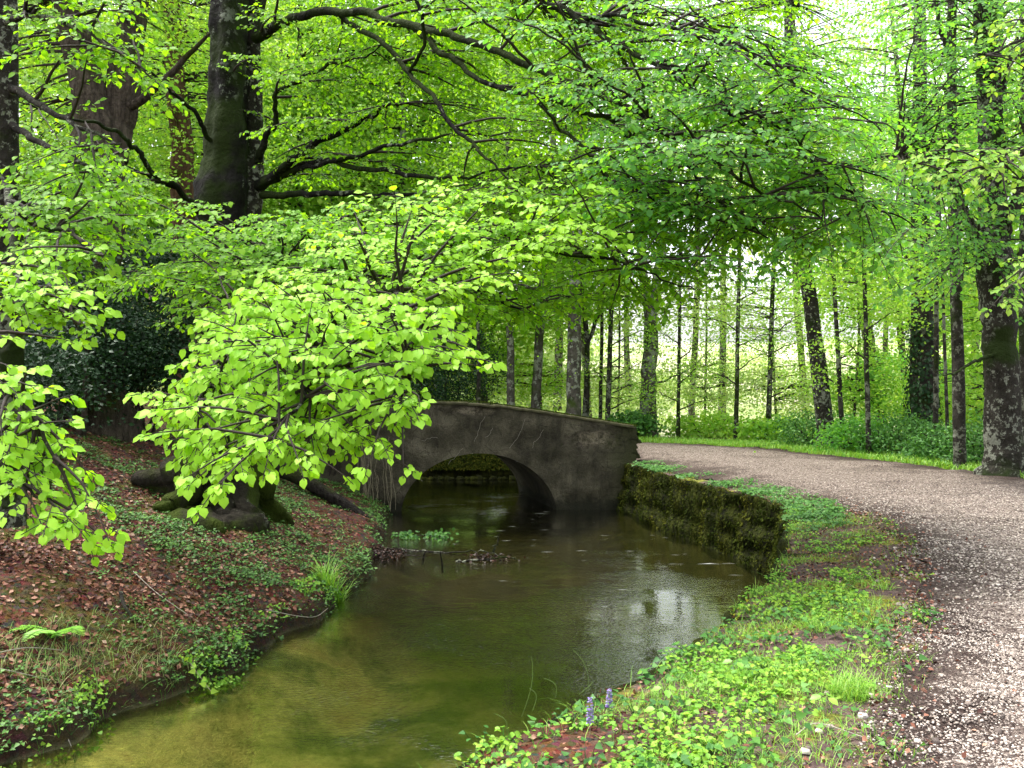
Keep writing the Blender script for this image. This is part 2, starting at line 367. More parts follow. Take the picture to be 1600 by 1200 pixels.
# ------------------------------------------------------------ tagging
def thing(name, label, cat, loc=(0, 0, 0), group=None, kind=None):
    o = bpy.data.objects.new(name, None); COL.objects.link(o); o.location = tuple(float(a) for a in loc)
    o.empty_display_size = .2
    return tag(o, label, cat, group, kind)
def tag(o, label=None, cat=None, group=None, kind=None):
    if label: o['label'] = label
    if cat: o['category'] = cat
    if group: o['group'] = group
    if kind: o['kind'] = kind
    return o

# ------------------------------------------------------------ terrain
def ip(y, pts):
    a = np.array(pts, float); return np.interp(y, a[:, 0], a[:, 1])
XL = [(-8, -6.5), (0, -5.4), (3, -4.7), (6.5, -3.76), (6.9, -3.45), (7.6, -3.2), (8.2, -2.85), (9.7, -2.5), (10.8, -2.26), (13.4, -2.08), (16.9, -2.44), (19.4, -2.75), (22.8, -3.4), (23.6, -15), (30, -15)]
XR = [(-8, -2.6), (2, -1.3), (3.4, -.75), (4.1, -.3), (4.85, .245), (5.4, .76), (5.8, 1.05), (6.8, 1.62), (7.95, 2.22), (9, 2.72), (11, 3.38), (12.9, 3.95), (13.4, 3.9), (15, 3.55), (17, 3.05), (19.9, 2.5), (21, 2.05), (23, 1.0), (26, .9), (30, .9)]
PL = [(-3, .4), (2, 1.0), (3.7, 1.5), (4.4, 1.85), (6.3, 2.85), (8, 3.6), (9.6, 4.15), (11, 4.35), (12.5, 4.25), (14.8, 3.78), (18.5, 2.95), (20, 2.62), (22, 2.2), (26, 1.6)]
PR = [(-3, 4.2), (2, 5), (5, 6.2), (8, 7.4), (12, 8.6), (15.3, 8.8), (18.2, 8.0), (22.2, 6.4), (24.4, 3.9), (25.2, 2.2), (27, -1)]
def xl(y): return ip(y, XL)+.07*np.sin(y*3.1)+.05*np.sin(y*7.3+1)
def xr(y): return ip(y, XR)+.025*np.sin(y*4.1)+.02*np.sin(y*9.7)
def path_sd(x, y): return np.minimum(x-ip(y, PL), ip(y, PR)-x)
def h(x, y, raw=False):
    x = np.asarray(x, float); y = np.asarray(y, float)
    dl = xl(y)-x; dr = x-xr(y)
    zl = np.interp(dl, [0, .06, .14, .5, 2, 3, 4.5, 6, 9, 15, 40], [-.12, .10, .20, .36, .92, 1.2, 1.72, 2.12, 2.4, 2.7, 3.2])
    zl = zl+(.05*nz(x, y, 1.3, 0)+.025*nz(x, y, 4, 1))*sst(dl/.6)
    zr = 1.02+.16*sst(dr/1.4)+(.018*nz(x, y, 2.2, 2)+.012*nz(x, y, 6, 3))*sst(dr/.3)
    sd = path_sd(x, y)
    if not raw: zr = zr-.035*sst((sd-.1)/.15)
    rise = 11.5*sst((y-34)/38)*(1-.55*sst((x+4)/10))
    zr = zr-.25*sst((y-26)/6)*sst((x+2)/6)+rise
    dd = np.minimum(-dl, -dr)
    zb = -.08-.42*sst(dd/1.3)+.03*nz(x, y, 2, 4)
    z = np.where(dl > 0, zl, np.where(dr > .05, zr, zb))
    land = sst((y-26.2)/.5)
    zfar = np.where(x < 0, 1.15+.9*sst((-x-1)/7), 1.15)+rise*np.where(x < 0, .75, 1)+.1*nz(x, y, .5, 5)
    zfar = np.where(x > 1.5, zr, zfar)
    return np.where(y > 26.2, zfar*land+z*(1-land), z)
def hn(x, y, e=.05):
    gx = (h(x+e, y)-h(x-e, y))/(2*e); gy = (h(x, y+e)-h(x, y-e))/(2*e)
    return norm(np.stack([-gx, -gy, np.ones_like(gx)], -1))
def axis(breaks):
    out = []
    for a, b, n in breaks: out.append(np.linspace(a, b, n, endpoint=False))
    out.append([breaks[-1][1]]); return np.concatenate(out)
gx = axis([(-120, -40, 14), (-40, -14, 30), (-14, -7, 60), (-7, 5.5, 240), (5.5, 10, 60), (10, 40, 50), (40, 120, 14)])
gy = axis([(-30, 0, 20), (0, 3, 30), (3, 16, 210), (16, 28, 110), (28, 80, 70), (80, 150, 14)])
GX, GY = np.meshgrid(gx, gy, indexing='ij')
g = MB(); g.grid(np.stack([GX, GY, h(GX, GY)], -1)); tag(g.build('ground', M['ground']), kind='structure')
# path
px = np.arange(.0, 9.4, .05); py = np.arange(-2.5, 26.6, .07)
PX, PY = np.meshgrid(px, py, indexing='ij'); SD = path_sd(PX, PY)
SDn = SD+.10*nz(PX, PY, 3.1, 6)+.06*nz(PX, PY, 9, 7)
ok = (SDn > 0)
keep = ok[:-1, :-1] & ok[1:, :-1] & ok[:-1, 1:] & ok[1:, 1:]
g = MB(); g.grid(np.stack([PX, PY, h(PX, PY, True)+.014+.006*nz(PX, PY, 5, 8)], -1), keep=keep)
po = g.build('path', M['path'], attr=False); tag(po, kind='structure')
a = po.data.attributes.new('edge', 'FLOAT', 'POINT'); a.data.foreach_set('value', np.clip(SD, -1, 1.4).astype(np.float32).reshape(-1))
# water
wy = np.arange(-4, 26.4, .25); ww = 12
WV = []
for y in wy:
    a0, b0 = float(xl(y))-.3, float(xr(y))+.02
    if y < 23.4: a0 = max(a0, -7)
    WV.append([(a0+(b0-a0)*i/ww, y, 0.0) for i in range(ww+1)])
g = MB(); g.grid(np.array(WV)); tag(g.build('water', M['water']), kind='structure')

# ------------------------------------------------------------ walls
def wall_grid(yy, top=1.07, thick=.34, batter=.27, x_of=xr):
    rows = []
    zs = np.linspace(-.6, top, 26)
    xe = x_of(yy)
    nx_ = np.gradient(xe, yy)
    nrm = norm(np.stack([-np.ones_like(yy), nx_], -1))  # horizontal normal toward the water
    for z in zs:
        t = (top-z)/(top+.6)
        off = batter*t+.05*nz(yy*1.0, z*2.2+0*yy, 2.6, 1)*min(1, t*6+.3)+.02*nz(yy, z+0*yy, 9, 3)
        rows.append(np.stack([xe+nrm[:, 0]*off, yy+nrm[:, 1]*off, np.full_like(yy, z)+.02*nz(yy, 0*yy, 5, 4)*(z > top-.01)], -1))
    for k in (.05, .15, .3):
        rows.append(np.stack([xe+thick*k/.3, yy, np.full_like(yy, top+.015)+.02*nz(yy, k+0*yy, 5, 4)], -1))
    rows.append(np.stack([xe+thick, yy, np.full_like(yy, .6)], -1))
    return np.array(rows)
t = thing('retaining_wall', 'long moss-covered stone wall holding the right bank between water and gravel path', 'wall', (3.5, 13, 0))
yy = np.arange(.5, 20.3, .06)
g = MB(); WG = wall_grid(yy, 1.0); g.grid(WG); g.build('stonework', M['wall'], t)
def moss_on(WG, n, mat, name, parent, ymin, ymax, ln=(.02, .06)):
    ni, nj = WG.shape[:2]
    i = rng.integers(1, 27 if ni > 27 else ni-2, n); j = rng.integers(0, nj-1, n)
    o = WG[i, j]; okk = (o[:, 1] > ymin) & (o[:, 1] < ymax) & (o[:, 2] > .02); o = o[okk]; m = len(o)
    o = o+rng.normal(0, .02, (m, 3))*[0, 1.5, 1]
    out = np.stack([-np.ones(m), .3*np.ones(m), np.zeros(m)], -1)
    A = norm(out*.5+np.array([0, 0, -1.])+rng.normal(0, .45, (m, 3))); X, A, Z = frame(A, out+rng.normal(0, .3, (m, 3)))
    L = U(ln[0], ln[1], m)[:, None]
    clus = np.clip(.5+.4*nz(o[:, 1], o[:, 2]*.5, 3, 5)+rng.normal(0, .15, m), 0, 1)
    g = MB(); g.inst(LEAF4, o, X*L*.9, A*L, Z*L, 0, clus); return g.build(name, mat, parent)
moss_on(WG, 60000, M['moss'], 'moss', t, 11, 20)
# far wall beyond the arch
t = thing('far_stream_wall', 'low mossy stream wall seen through the bridge arch, stones along its foot', 'wall', (-2, 26.1, 0))
g = MB(); xx = np.arange(-14, 3, .1); rows = []
for z in np.linspace(-.5, 1.25, 22):
    rows.append(np.stack([xx, 26.15+.12*(z)+.07*nz(xx, z*2+0*xx, 3, 1), np.full_like(xx, z)], -1))
rows.append(np.stack([xx, 26.7+0*xx, 1.27+0*xx], -1))
g.grid(np.array(rows)); g.build('stonework', M['wall'], t)
g = MB()
for i in range(46):
    x = -5+i*.155+U(-.06, .06); s_ = U(.09, .15)
    g.inst(STONE, np.array([[x, 25.95+U(-.06, .06), s_*.3]]), np.array([[s_, .02, 0]]), np.array([[-.02, s_, 0]]), np.array([[U(-.03, .03), 0, s_*U(.5, .9)]]))
g.build('foot_stones', M['wall'], t)
M_ = len(xx)
g = MB(); n = 9000
o = np.stack([U(-5, 2, n), np.full(n, 26.02), U(.3, 1.25, n)], -1)
A = norm(np.array([0, -.5, -1])+rng.normal(0, .5, (n, 3))); X, A, Z = frame(A, np.array([[0, -1, .1]])+0*A); L = U(.04, .09, n)[:, None]
g.inst(LEAF4, o, X*L, A*L, Z*L); g.build('moss', M['moss'], t)

# ------------------------------------------------------------ bridge
BR = thing('stone_bridge', 'old humpback footbridge of dark weathered render with one low arch over the stream', 'bridge', (-.7, 20, 0))
def bface(x): return 19.45+.065*(x+2.4)
SK = -.24
def top_prof(x): return np.interp(x, [-7, -4.5, -2.26, -1.6, -.72, .85, 2.2, 2.78], [2.02, 2.22, 2.375, 2.38, 2.375, 2.15, 1.93, 1.83])
AX, AW, AH = -.72, 1.70, 1.27
def arch(x):
    q = np.clip(1-((x-AX)/AW)**2, 0, 1); return AH*q**.55
def face_grid(xs, depth, top, rough=.022, nrow=26):
    V = []
    for x in xs:
        b = -.5 if abs(x-AX) >= AW else float(arch(x))-.02*(1 if arch(x) < .03 else 0)
        tz = top(x)
        z = np.linspace(b, tz, nrow)
        yv = bface(x)+depth+rough*nz(x+0*z, z, 3, 2)+.5*rough*nz(x+0*z, z, 11, 3)
        V.append(np.stack([x+SK*depth+0*z, yv, z], -1))
    return np.array(V)
e = 1e-3
xs = np.unique(np.concatenate([np.linspace(-7, AX-AW, 60), AX-AW*np.cos(np.linspace(0, math.pi, 80)), np.linspace(AX+AW, 2.78, 40), [AX-AW-e, AX+AW+e]]))
def spandrel(d0, d1, name, mat):
    g = MB(); tp = lambda x: float(top_prof(x))+.012*math.sin(x*9)+.01*math.sin(x*23)
    A = face_grid(xs, d0, tp); B = face_grid(xs, d1, tp)
    g.grid(A); g.grid(B)
    g.grid(np.stack([A[:, -1], B[:, -1]], 1)); g.grid(np.stack([A[:, 0], B[:, 0]], 1)); g.grid(np.stack([A[-1], B[-1]], 1)); g.grid(np.stack([A[0], B[0]], 1))
    return g.build(name, mat, BR)
spandrel(0, .34, 'side_wall', M['bridge']); spandrel(3.0, 3.34, 'side_wall', M['bridge'])
g = MB()
dk = lambda x: float(top_prof(x))-.55
A = face_grid(xs, .345, dk, .004); B = face_grid(xs, 2.995, dk, .004)
seg = [A+(B-A)*k for k in np.linspace(0, 1, 9)]
g.grid(np.stack([s_[:, 0] for s_ in seg], 1)); g.build('arch_barrel', M['bridge'], BR)
g = MB(); g.grid(np.stack([s_[:, -1] for s_ in seg], 1)); g.grid(np.stack([A[-1], B[-1]], 1)); g.build('deck', M['concrete_deck'], BR)
g = MB(); xc = np.arange(-6.8, 2.74, .05); rows = []
for (dy, dz) in ((-.035, -.03), (-.04, .012), (-.02, .03), (.16, .034), (.36, .03), (.385, .01), (.38, -.03)):
    rows.append(np.stack([xc+SK*dy, bface(xc)+dy+.006*nz(xc, dy+0*xc, 5, 2), top_prof(xc)+dz+.006*nz(xc, dy+0*xc, 4, 6)-.03*(nz(xc, 0*xc, 1.7, 9) > .9)], -1))
g.grid(np.array(rows)); g.build('coping', M['coping'], BR)
# moss fringe along the coping
g = MB(); n = 9000
x = U(-5, 2.8, n); dpt = U(-.02, .36, n)
o = np.stack([x+SK*dpt, bface(x)+dpt, top_prof(x)+.035+0*x], -1)
A_ = norm(rng.normal(0, .5, (n, 3))+np.array([0, -.2, .6])); X, A_, Z = frame(A_, rng.normal(0, 1, (n, 3))); L = U(.012, .04, n)[:, None]
g.inst(LEAF4, o, X*L, A_*L, Z*L, 0, np.clip(.3+.3*nz(x, 0*x, 2, 3)+rng.normal(0, .2, n), 0, 1)); g.build('coping_moss', M['moss'], BR)
# ragged stones at the right-hand end of the parapet
g = MB()
for i in range(16):
    s_ = U(.05, .13); z = .95+(i//2)*.112+U(-.02, .02); x = 2.74+(i % 2)*.03+U(-.07, .07)
    g.inst(STONE, np.array([[x, bface(x)+.09+.16*(i % 2), z]]), np.array([[s_*1.1, .01, 0]]), np.array([[-.01, s_*.9, 0]]), np.array([[0, 0, s_*.62]]))
g.build('end_stones', M['bridge'], BR)
# dead creeper roots clinging to the face
g = MB()
for (pp) in [[(738, 760-50), (742, 690), (750, 665), (757, 640+10)], [(795, 700), (800, 695), (806, 688), (815, 672), (820, 655)], [(832, 700), (834, 692), (842, 684), (850, 672)], [(660, 690), (675, 683), (690, 686), (700, 680)], [(745, 690), (765, 680), (770, 668)], [(700, 725), (712, 715), (722, 700)], [(648, 740), (655, 745), (660, 752)]]:
    pts = []
    for (u, v) in pp:
        for Dy in (19.55,):
            x = (u-800)/F*Dy; yv = bface(x)-.015; pts.append(P(u, v, yv))
    pts = np.array(pts); tt = np.linspace(0, len(pts)-1, 14); pts = np.stack([np.interp(tt, range(len(pts)), pts[:, k]) for k in range(3)], -1)
    pts[:, 0] += rng.normal(0, .008, 14); pts[:, 2] += rng.normal(0, .008, 14)
    g.segs(pts[:-1], pts[1:], .0045, .0035)
g.build('dead_creeper', M['bleach'], BR)
t = thing('hanging_roots', 'thin dead roots hanging beside the left foot of the bridge', 'roots', (-2.9, 19.2, .0))
for i in range(22):
    x0 = U(-3.3, -2.6); zt = U(.7, 1.7); pts = [np.array([x0, 19.25-U(0, .3), zt])]
    for k in range(7): pts.append(pts[-1]+np.array([U(-.03, .05), U(-.03, .02), -zt/7.5]))
    g = MB(); g.tube(pts, np.linspace(.006, .004, 8), 5); g.build('root_strand', M['stem'], t)

# ------------------------------------------------------------ tree tools
def smooth(pts, n=8):
    pts = np.array(pts, float); m = len(pts)
    if m < 3: tt = np.linspace(0, 1, n+1)[:, None]; return pts[0]+(pts[-1]-pts[0])*tt
    q = np.vstack([2*pts[0]-pts[1], pts, 2*pts[-1]-pts[-2]]); out = []
    for i in range(1, m):
        for t_ in np.linspace(0, 1, n, endpoint=False):
            a, b, c, d = q[i-1], q[i], q[i+1], q[i+2]
            out.append(.5*((2*b)+(-a+c)*t_+(2*a-5*b+4*c-d)*t_**2+(-a+3*b-3*c+d)*t_**3))
    out.append(pts[-1]); return np.array(out)
def px_curve(pl, n=6):
    a = np.array([[*P(u, v, D), r] for (u, v, D, r) in pl]); return smooth(a, n)
def limb_obj(pl, parent, mat, k=9, wob=.03, name='limb', rough=.08):
    c = px_curve(pl, 7)
    w = rng.normal(0, 1, (len(c), 3)); w = (w+np.roll(w, 1, 0)+np.roll(w, -1, 0))/3; w[0] = 0
    c[:, :3] += w*wob
    g = MB(); g.tube(c[:, :3], np.maximum(c[:, 3], .004), k, rough); g.build(name, mat, parent); return c
class Crown:
    """leafy boughs that grow from the skeleton of a tree towards chosen points"""
    def __init__(s): s.S = np.zeros((0, 3)); s.R = np.zeros(0); s.lv = {}; s.tw = MB(); s.tw_used = False
    def skel(s, c): s.S = np.vstack([s.S, c[:, :3]]); s.R = np.concatenate([s.R, c[:, 3]])
    def leaves(s, key, O, X, A, Z, tp):
        s.lv.setdefault(key, MB()).inst(tp, O, X, A, Z); 
    def bough(s, T, key=0, leafL=1.5, tw=.55, size=.075, face=(0, -.7, .0), arch_=.12, droop=.35, tp=LEAF, maxlen=4.0, spacing=.14, start=None, r0=None, lsp=.042, pick=1, flat=.35):
        T = np.asarray(T, float)
        if start is None:
            d0 = np.linalg.norm(s.S-T, axis=1)
            d = d0+.25*np.abs(s.S[:, 2]-T[2])+np.maximum(0, T[2]-s.S[:, 2])*.2+np.where(d0 < leafL*.75, 5, 0)
            idx = np.argsort(d)[rng.integers(0, pick)] if pick > 1 else np.argmin(d)
            st = s.S[idx]; r0 = min(.022, s.R[idx]*.5+.004) if r0 is None else r0
        else: st = np.asarray(start, float); r0 = r0 or .02
        D = np.linalg.norm(T-st)
        if D > maxlen: st = T+(st-T)*maxlen/D; D = maxlen
        if D < .35: return
        perp = norm(np.array([T[1]-st[1], st[0]-T[0], 0]))*U(-.12, .12)*D
        ctrl = (st+T)/2+np.array([0, 0, arch_*D])+perp
        n = max(5, int(D/.16)); t = np.linspace(0, 1, n)[:, None]
        c = (1-t)**2*st+2*t*(1-t)*ctrl+t**2*T; c[1:-1] += rng.normal(0, .008*min(1, D), (n-2, 3))
        rr = r0*(1-t[:, 0])**.8+.0028
        s.tw.segs(c[:-1], c[1:], rr[:-1], rr[1:], 4)
        L = np.linspace(0, D, n); L0 = max(.05, D-leafL)
        m = max(3, int((D-L0)/spacing)); ls = np.linspace(L0, D*.995, m)+rng.normal(0, .02, m); ls = np.clip(ls, 0, D)
        base = np.stack([np.interp(ls, L, c[:, k]) for k in range(3)], -1)
        tg = norm(np.stack([np.interp(ls, L, np.gradient(c[:, k])) for k in range(3)], -1))
        side = np.cross(tg, [0, 0, 1.]); side = norm(side+1e-4)
        alt = np.where(np.arange(m) % 2, 1., -1.)[:, None]
        u = (D-ls)/max(D-L0, 1e-3)   # 1 at the start of the leaves, 0 at the tip
        tl = tw*(.3+.95*np.sin(np.clip(u, 0, 1)*2.4+.25).clip(.1))*U(.6, 1.15, m)
        dr = norm(tg*.75+alt*side*.8+rng.normal(0, .16, (m, 3))*[1, 1, .6]+np.array([0, 0, -.06]))
        s._twigs(base, dr, tl, key, size, face, droop, tp, lsp, 1, flat)
        s._twigs(c[-1:], norm(tg[-1:]+[0, 0, -.15]), np.array([tw*.5]), key, size, face, droop, tp, lsp, 0, flat)
    def _twigs(s, base, dr, tl, key, size, face, droop, tp, lsp, rec, flat=.35):
        m = len(base); K = 4
        tt = np.linspace(0, 1, K+1)
        pts = base[:, None]+dr[:, None]*(tl[:, None]*tt)[..., None]+np.array([0, 0, -1.])*(droop*(tl[:, None]*tt)**2)[..., None]
        s.tw.segs(pts[:, :-1].reshape(-1, 3), pts[:, 1:].reshape(-1, 3), .0032, .0022, 3)
        nl = np.maximum(2, (tl/lsp).astype(int)); tot = nl.sum()
        ti = np.repeat(np.arange(m), nl); k = np.concatenate([np.arange(a) for a in nl]); f = (k+.6)/nl[ti]; f = np.clip(f+rng.normal(0, .02, tot), 0.03, 1.03)
        q = tl[ti]*f
        O = base[ti]+dr[ti]*q[:, None]; O[:, 2] -= droop*q**2
        d = dr[ti]; d = norm(d+np.stack([0*q, 0*q, -2*droop*q], -1))
        sd = norm(np.cross(d, [0, 0, 1.])+1e-4); al = np.where(k % 2, 1., -1.)[:, None]
        last = (k == nl[ti]-1)[:, None]
        A = norm(d*.75+np.where(last, 0, 1)*al*sd*.85+np.array([0, 0, -flat])+rng.normal(0, .22, (tot, 3)))
        N_ = np.asarray(face, float)+np.array([0, 0, 1.])*.85+al*sd*.1+rng.normal(0, .32, (tot, 3))
        X, A, Z = frame(A, N_)
        S_ = (size*U(.62, 1.12, tot)*(1-.25*(1-f)))[:, None]
        s.leaves(key, O, X*S_*1.05, A*S_, Z*S_, tp)
        if rec:
            j = np.concatenate([np.full(2, i) for i in range(m)]); fr = U(.2, .7, len(j)); al2 = np.where(np.arange(len(j)) % 2, 1., -1.)[:, None]
            q = tl[j]*fr; b2 = base[j]+dr[j]*q[:, None]; b2[:, 2] -= droop*q**2
            sd = norm(np.cross(dr[j], [0, 0, 1.])+1e-4)
            d2 = norm(dr[j]*.7+al2*sd*.75+rng.normal(0, .12, (len(j), 3)))
            s._twigs(b2, d2, tl[j]*U(.3, .6, len(j)), key, size, face, droop, tp, lsp, 0, flat)
    def finish(s, parent, names, mats, twig_mat=None):
        ks = list(s.lv)
        for k, mb in s.lv.items():
            if k == ks[-1]:
                for a_ in s.tw.v: mb.v.append(a_)
                for a_ in s.tw.l: mb.l.append(a_+mb.n)
                mb.t += s.tw.t; mb.a += s.tw.a; mb.m += [m_+1 for m_ in s.tw.m]; mb.n += s.tw.n
            mb.build(names[k], [mats[k], twig_mat or M['twig']], parent)

def inpoly(u, v, poly):
    c = False; j = len(poly)-1
    for i in range(len(poly)):
        if (poly[i][1] > v) != (poly[j][1] > v) and u < (poly[j][0]-poly[i][0])*(v-poly[i][1])/(poly[j][1]-poly[i][1])+poly[i][0]: c = not c
        j = i
    return c
def sample(poly, n):
    a = np.array(poly); lo, hi = a.min(0), a.max(0); out = []
    cand = []
    while len(out) < n:
        best = None; bd = -1
        for _ in range(6):
            while True:
                u, v = U(lo[0], hi[0]), U(lo[1], hi[1])
                if inpoly(u, v, poly): break
            dd = min([(u-x)**2+(v-y)**2 for x, y in out[-80:]] or [1e9])
            if dd > bd: bd = dd; best = (u, v)
        out.append(best)
    return out

# ================================================================= the big beech
BD = 13.0
b0 = P(345, 790, BD); b0[2] = float(h(b0[0], b0[1]))
T1 = thing('beech_tree', 'great dark old beech with lichen patches and mossy roots on the left bank', 'tree', b0)
g = MB()
c = px_curve([(347, 800, 13, .62), (347, 772, 13, .52), (347, 730, 13, .45), (345, 640, 13, .41), (344, 540, 13, .40), (344, 450, 13, .37), (348, 380, 13, .385), (351, 310, 13, .41), (355, 220, 13, .34), (358, 110, 13, .30), (359, 0, 13, .285), (360, -160, 13, .26), (374, -420, 13.1, .24), (360, -700, 13, .15)], 8)
g.tube(c[:, :3], c[:, 3]*.87*(1+.05*np.sin(np.arange(len(c))*.9)+.04*np.sin(np.arange(len(c))*2.3)), 40, .2); g.build('trunk', M['beech_bark'], T1)
CR = Crown(); CR.skel(c[50:])
g = MB(); c2 = px_curve([(372, 380, 13.2, .2), (386, 320, 13.25, .22), (395, 250, 13.3, .16), (397, 150, 13.3, .135), (395, 60, 13.3, .13), (408, -30, 13.2, .14), (450, -160, 13, .12), (520, -380, 12.6, .07)], 8)
g.tube(c2[:, :3], c2[:, 3], 18, .10); g.build('second_stem', M['lichen_bark'], T1); CR.skel(c2[20:])
LIMBS = [
 [(398, 60, 13.1, .10), (430, 42, 12.6, .09), (470, 27, 12.2, .08), (560, 20, 11.5, .072), (640, 42, 11, .066), (720, 58, 10.5, .06), (800, 92, 9.9, .055), (840, 112, 9.7, .05), (925, 142, 9.2, .042), (1010, 190, 8.7, .034), (1090, 235, 8.2, .026), (1180, 290, 7.8, .018), (1280, 345, 7.5, .01)],
 [(520, 18, 11.9, .05), (590, 62, 11.3, .045), (640, 112, 10.8, .04), (690, 170, 10.3, .035), (735, 225, 9.9, .028), (760, 250, 9.6, .02), (792, 275, 9.4, .014), (830, 310, 9.2, .008)],
 [(648, 45, 11, .05), (690, 85, 10.6, .045), (760, 128, 10.2, .04), (830, 152, 9.8, .034), (880, 205, 9.3, .026), (950, 270, 8.8, .02), (1010, 305, 8.4, .014), (1090, 350, 8.2, .008)],
 [(430, -90, 13, .11), (560, -70, 12, .09), (700, -45, 11, .07), (830, -5, 10.2, .058), (900, 25, 9.8, .05), (960, 65, 9.4, .042), (1030, 105, 9, .034), (1120, 165, 8.6, .028), (1230, 230, 8.2, .02), (1340, 300, 7.8, .013), (1430, 350, 7.5, .008)],
 [(860, 150, 9.6, .035), (940, 185, 9.2, .03), (1000, 225, 8.9, .026), (1060, 255, 8.6, .02), (1130, 320, 8.3, .014), (1200, 375, 8.0, .009)],
 [(405, 290, 13.1, .13), (440, 262, 12.6, .085), (480, 235, 12.2, .07), (530, 205, 11.8, .055), (570, 185, 11.5, .04), (600, 172, 11.3, .028), (640, 160, 11.1, .015)],
 [(412, 285, 13, .07), (450, 268, 12.6, .055), (500, 255, 12.1, .045), (560, 243, 11.6, .038), (630, 225, 11.1, .03), (700, 213, 10.6, .018), (760, 212, 10.3, .009)],
 [(415, 288, 13.1, .08), (450, 275, 12.7, .06), (485, 252, 12.3, .055), (560, 260, 11.7, .045), (630, 272, 11.2, .038), (690, 280, 10.8, .028), (760, 268, 10.4, .018), (850, 258, 10, .009)],
 [(410, 305, 13, .08), (470, 304, 12.5, .06), (540, 303, 12, .05), (600, 305, 11.6, .04), (670, 300, 11.2, .022), (760, 320, 10.8, .01)],
 [(405, 255, 13, .09), (416, 215, 12.8, .06), (430, 195, 12.6, .05), (437, 140, 12.3, .04), (500, 112, 12, .032), (545, 95, 11.8, .02), (600, 70, 11.6, .01)],
 [(322, 345, 12.9, .10), (305, 325, 12.7, .07), (270, 290, 12.2, .055), (235, 265, 11.7, .048), (210, 235, 11.3, .042), (185, 210, 11, .035), (140, 192, 10.5, .026), (70, 175, 10, .015), (0, 150, 9.6, .008)],
 [(282, 300, 12.4, .04), (240, 275, 12, .034), (200, 262, 11.6, .026), (150, 250, 11.2, .018), (90, 265, 10.8, .009)],
 [(330, 220, 12.8, .05), (300, 170, 12.3, .04), (262, 140, 11.8, .03), (200, 90, 11, .02), (120, 60, 10.3, .01)],
 [(365, 400, 12.7, .10), (410, 395, 11.6, .08), (470, 400, 10.2, .065), (530, 430, 8.8, .05), (560, 480, 7.4, .038), (540, 540, 6.4, .026), (480, 610, 5.6, .015), (430, 680, 5.2, .008)],
 [(530, 430, 8.8, .04), (600, 450, 7.6, .034), (640, 490, 6.7, .026), (650, 560, 6, .018), (620, 630, 5.5, .008)],
 [(470, 400, 10.2, .04), (420, 440, 8.8, .034), (380, 490, 7.6, .026), (350, 560, 6.5, .016), (300, 640, 5.8, .008)],
 [(380, 350, 12.9, .09), (470, 352, 11.8, .07), (570, 362, 10.6, .055), (680, 380, 9.6, .045), (790, 385, 8.8, .035), (900, 395, 8.3, .025), (1000, 420, 7.9, .014), (1080, 450, 7.6, .008)],
 [(570, 362, 10.6, .04), (600, 400, 10, .034), (660, 430, 9.5, .028), (740, 455, 9, .018), (820, 480, 8.8, .009)],
 [(640, 112, 10.8, .03), (660, 60, 10.4, .03), (650, 0, 10.2, .03), (640, -60, 10.2, .03)],
 [(1120, 165, 8.6, .02), (1180, 180, 8.2, .018), (1230, 205, 8, .015), (1290, 250, 7.7, .012), (1390, 280, 7.3, .008)],
 [(900, 25, 9.8, .03), (1000, 30, 9.2, .026), (1100, 60, 8.7, .022), (1200, 110, 8.2, .016), (1300, 165, 7.8, .01), (1380, 200, 7.5, .006)],
]
for pl in LIMBS:
    pl = [(u_, v_, d_, r_*.74) for (u_, v_, d_, r_) in pl]
    CR.skel(limb_obj(pl, T1, M['beech_bark'], 9, .035))
# roots
g = MB()
for a, L in [(-2.8, 1.05), (-2.1, .95), (-1.35, .7), (-.5, .8), (.3, .9), (1.4, .8), (2.3, .8), (3.0, 1.1)]:
    pts = []; rr = []
    for t_ in np.linspace(0, 1, 12):
        d = .2+L*t_; aa = a+.35*t_*math.sin(a*3); x = b0[0]+math.cos(aa)*d; y = b0[1]+math.sin(aa)*d
        gz = float(h(x, y)); pts.append((x, y, max(gz, b0[2]-.45)+.03+.62*(1-t_)**2.2)); rr.append(.26*(1-t_)**.6+.035)
    pts = np.array(pts); pts[2:, :2] += rng.normal(0, .03, (10, 2)); g.tube(pts, np.array(rr)*(1+rng.normal(0, .09, 12)), 14, .35)
g.build('root_flare', M['root'], T1)
g = MB(); k = 120; th = np.linspace(0, 2*math.pi, k, endpoint=False); rows = []
cx_, cy_ = b0[0]-.35, b0[1]-.75
for zz, rs in ((-.5, 1.06), (-.2, 1.07), (.0, 1.05), (.15, 1.06), (.26, 1.0), (.31, .8), (.36, .3), (.37, .02)):
    rad = rs*(1+.09*np.sin(th*5)+.10*np.sin(th*3+1)+.05*np.sin(th*9+2+zz*3)+(.045*np.sin(th*31+zz*4)+.03*np.sin(th*47+2))*(zz < .28))
    rows.append(np.stack([cx_+np.cos(th)*rad*1.0, cy_+np.sin(th)*rad*.55, b0[2]-.38+zz*1.15+.03*np.sin(th*4)], -1))
g.grid(np.array(rows), closed=True); g.build('root_shelf', M['root'], T1)

def fill(CRN, poly, n, Dr, key, size, sk=None, **kw):
    for (u, v) in sample(poly, n):
        D = U(*Dr); T = P(u, v, D); CRN.bough(T, key, size=size, **kw)
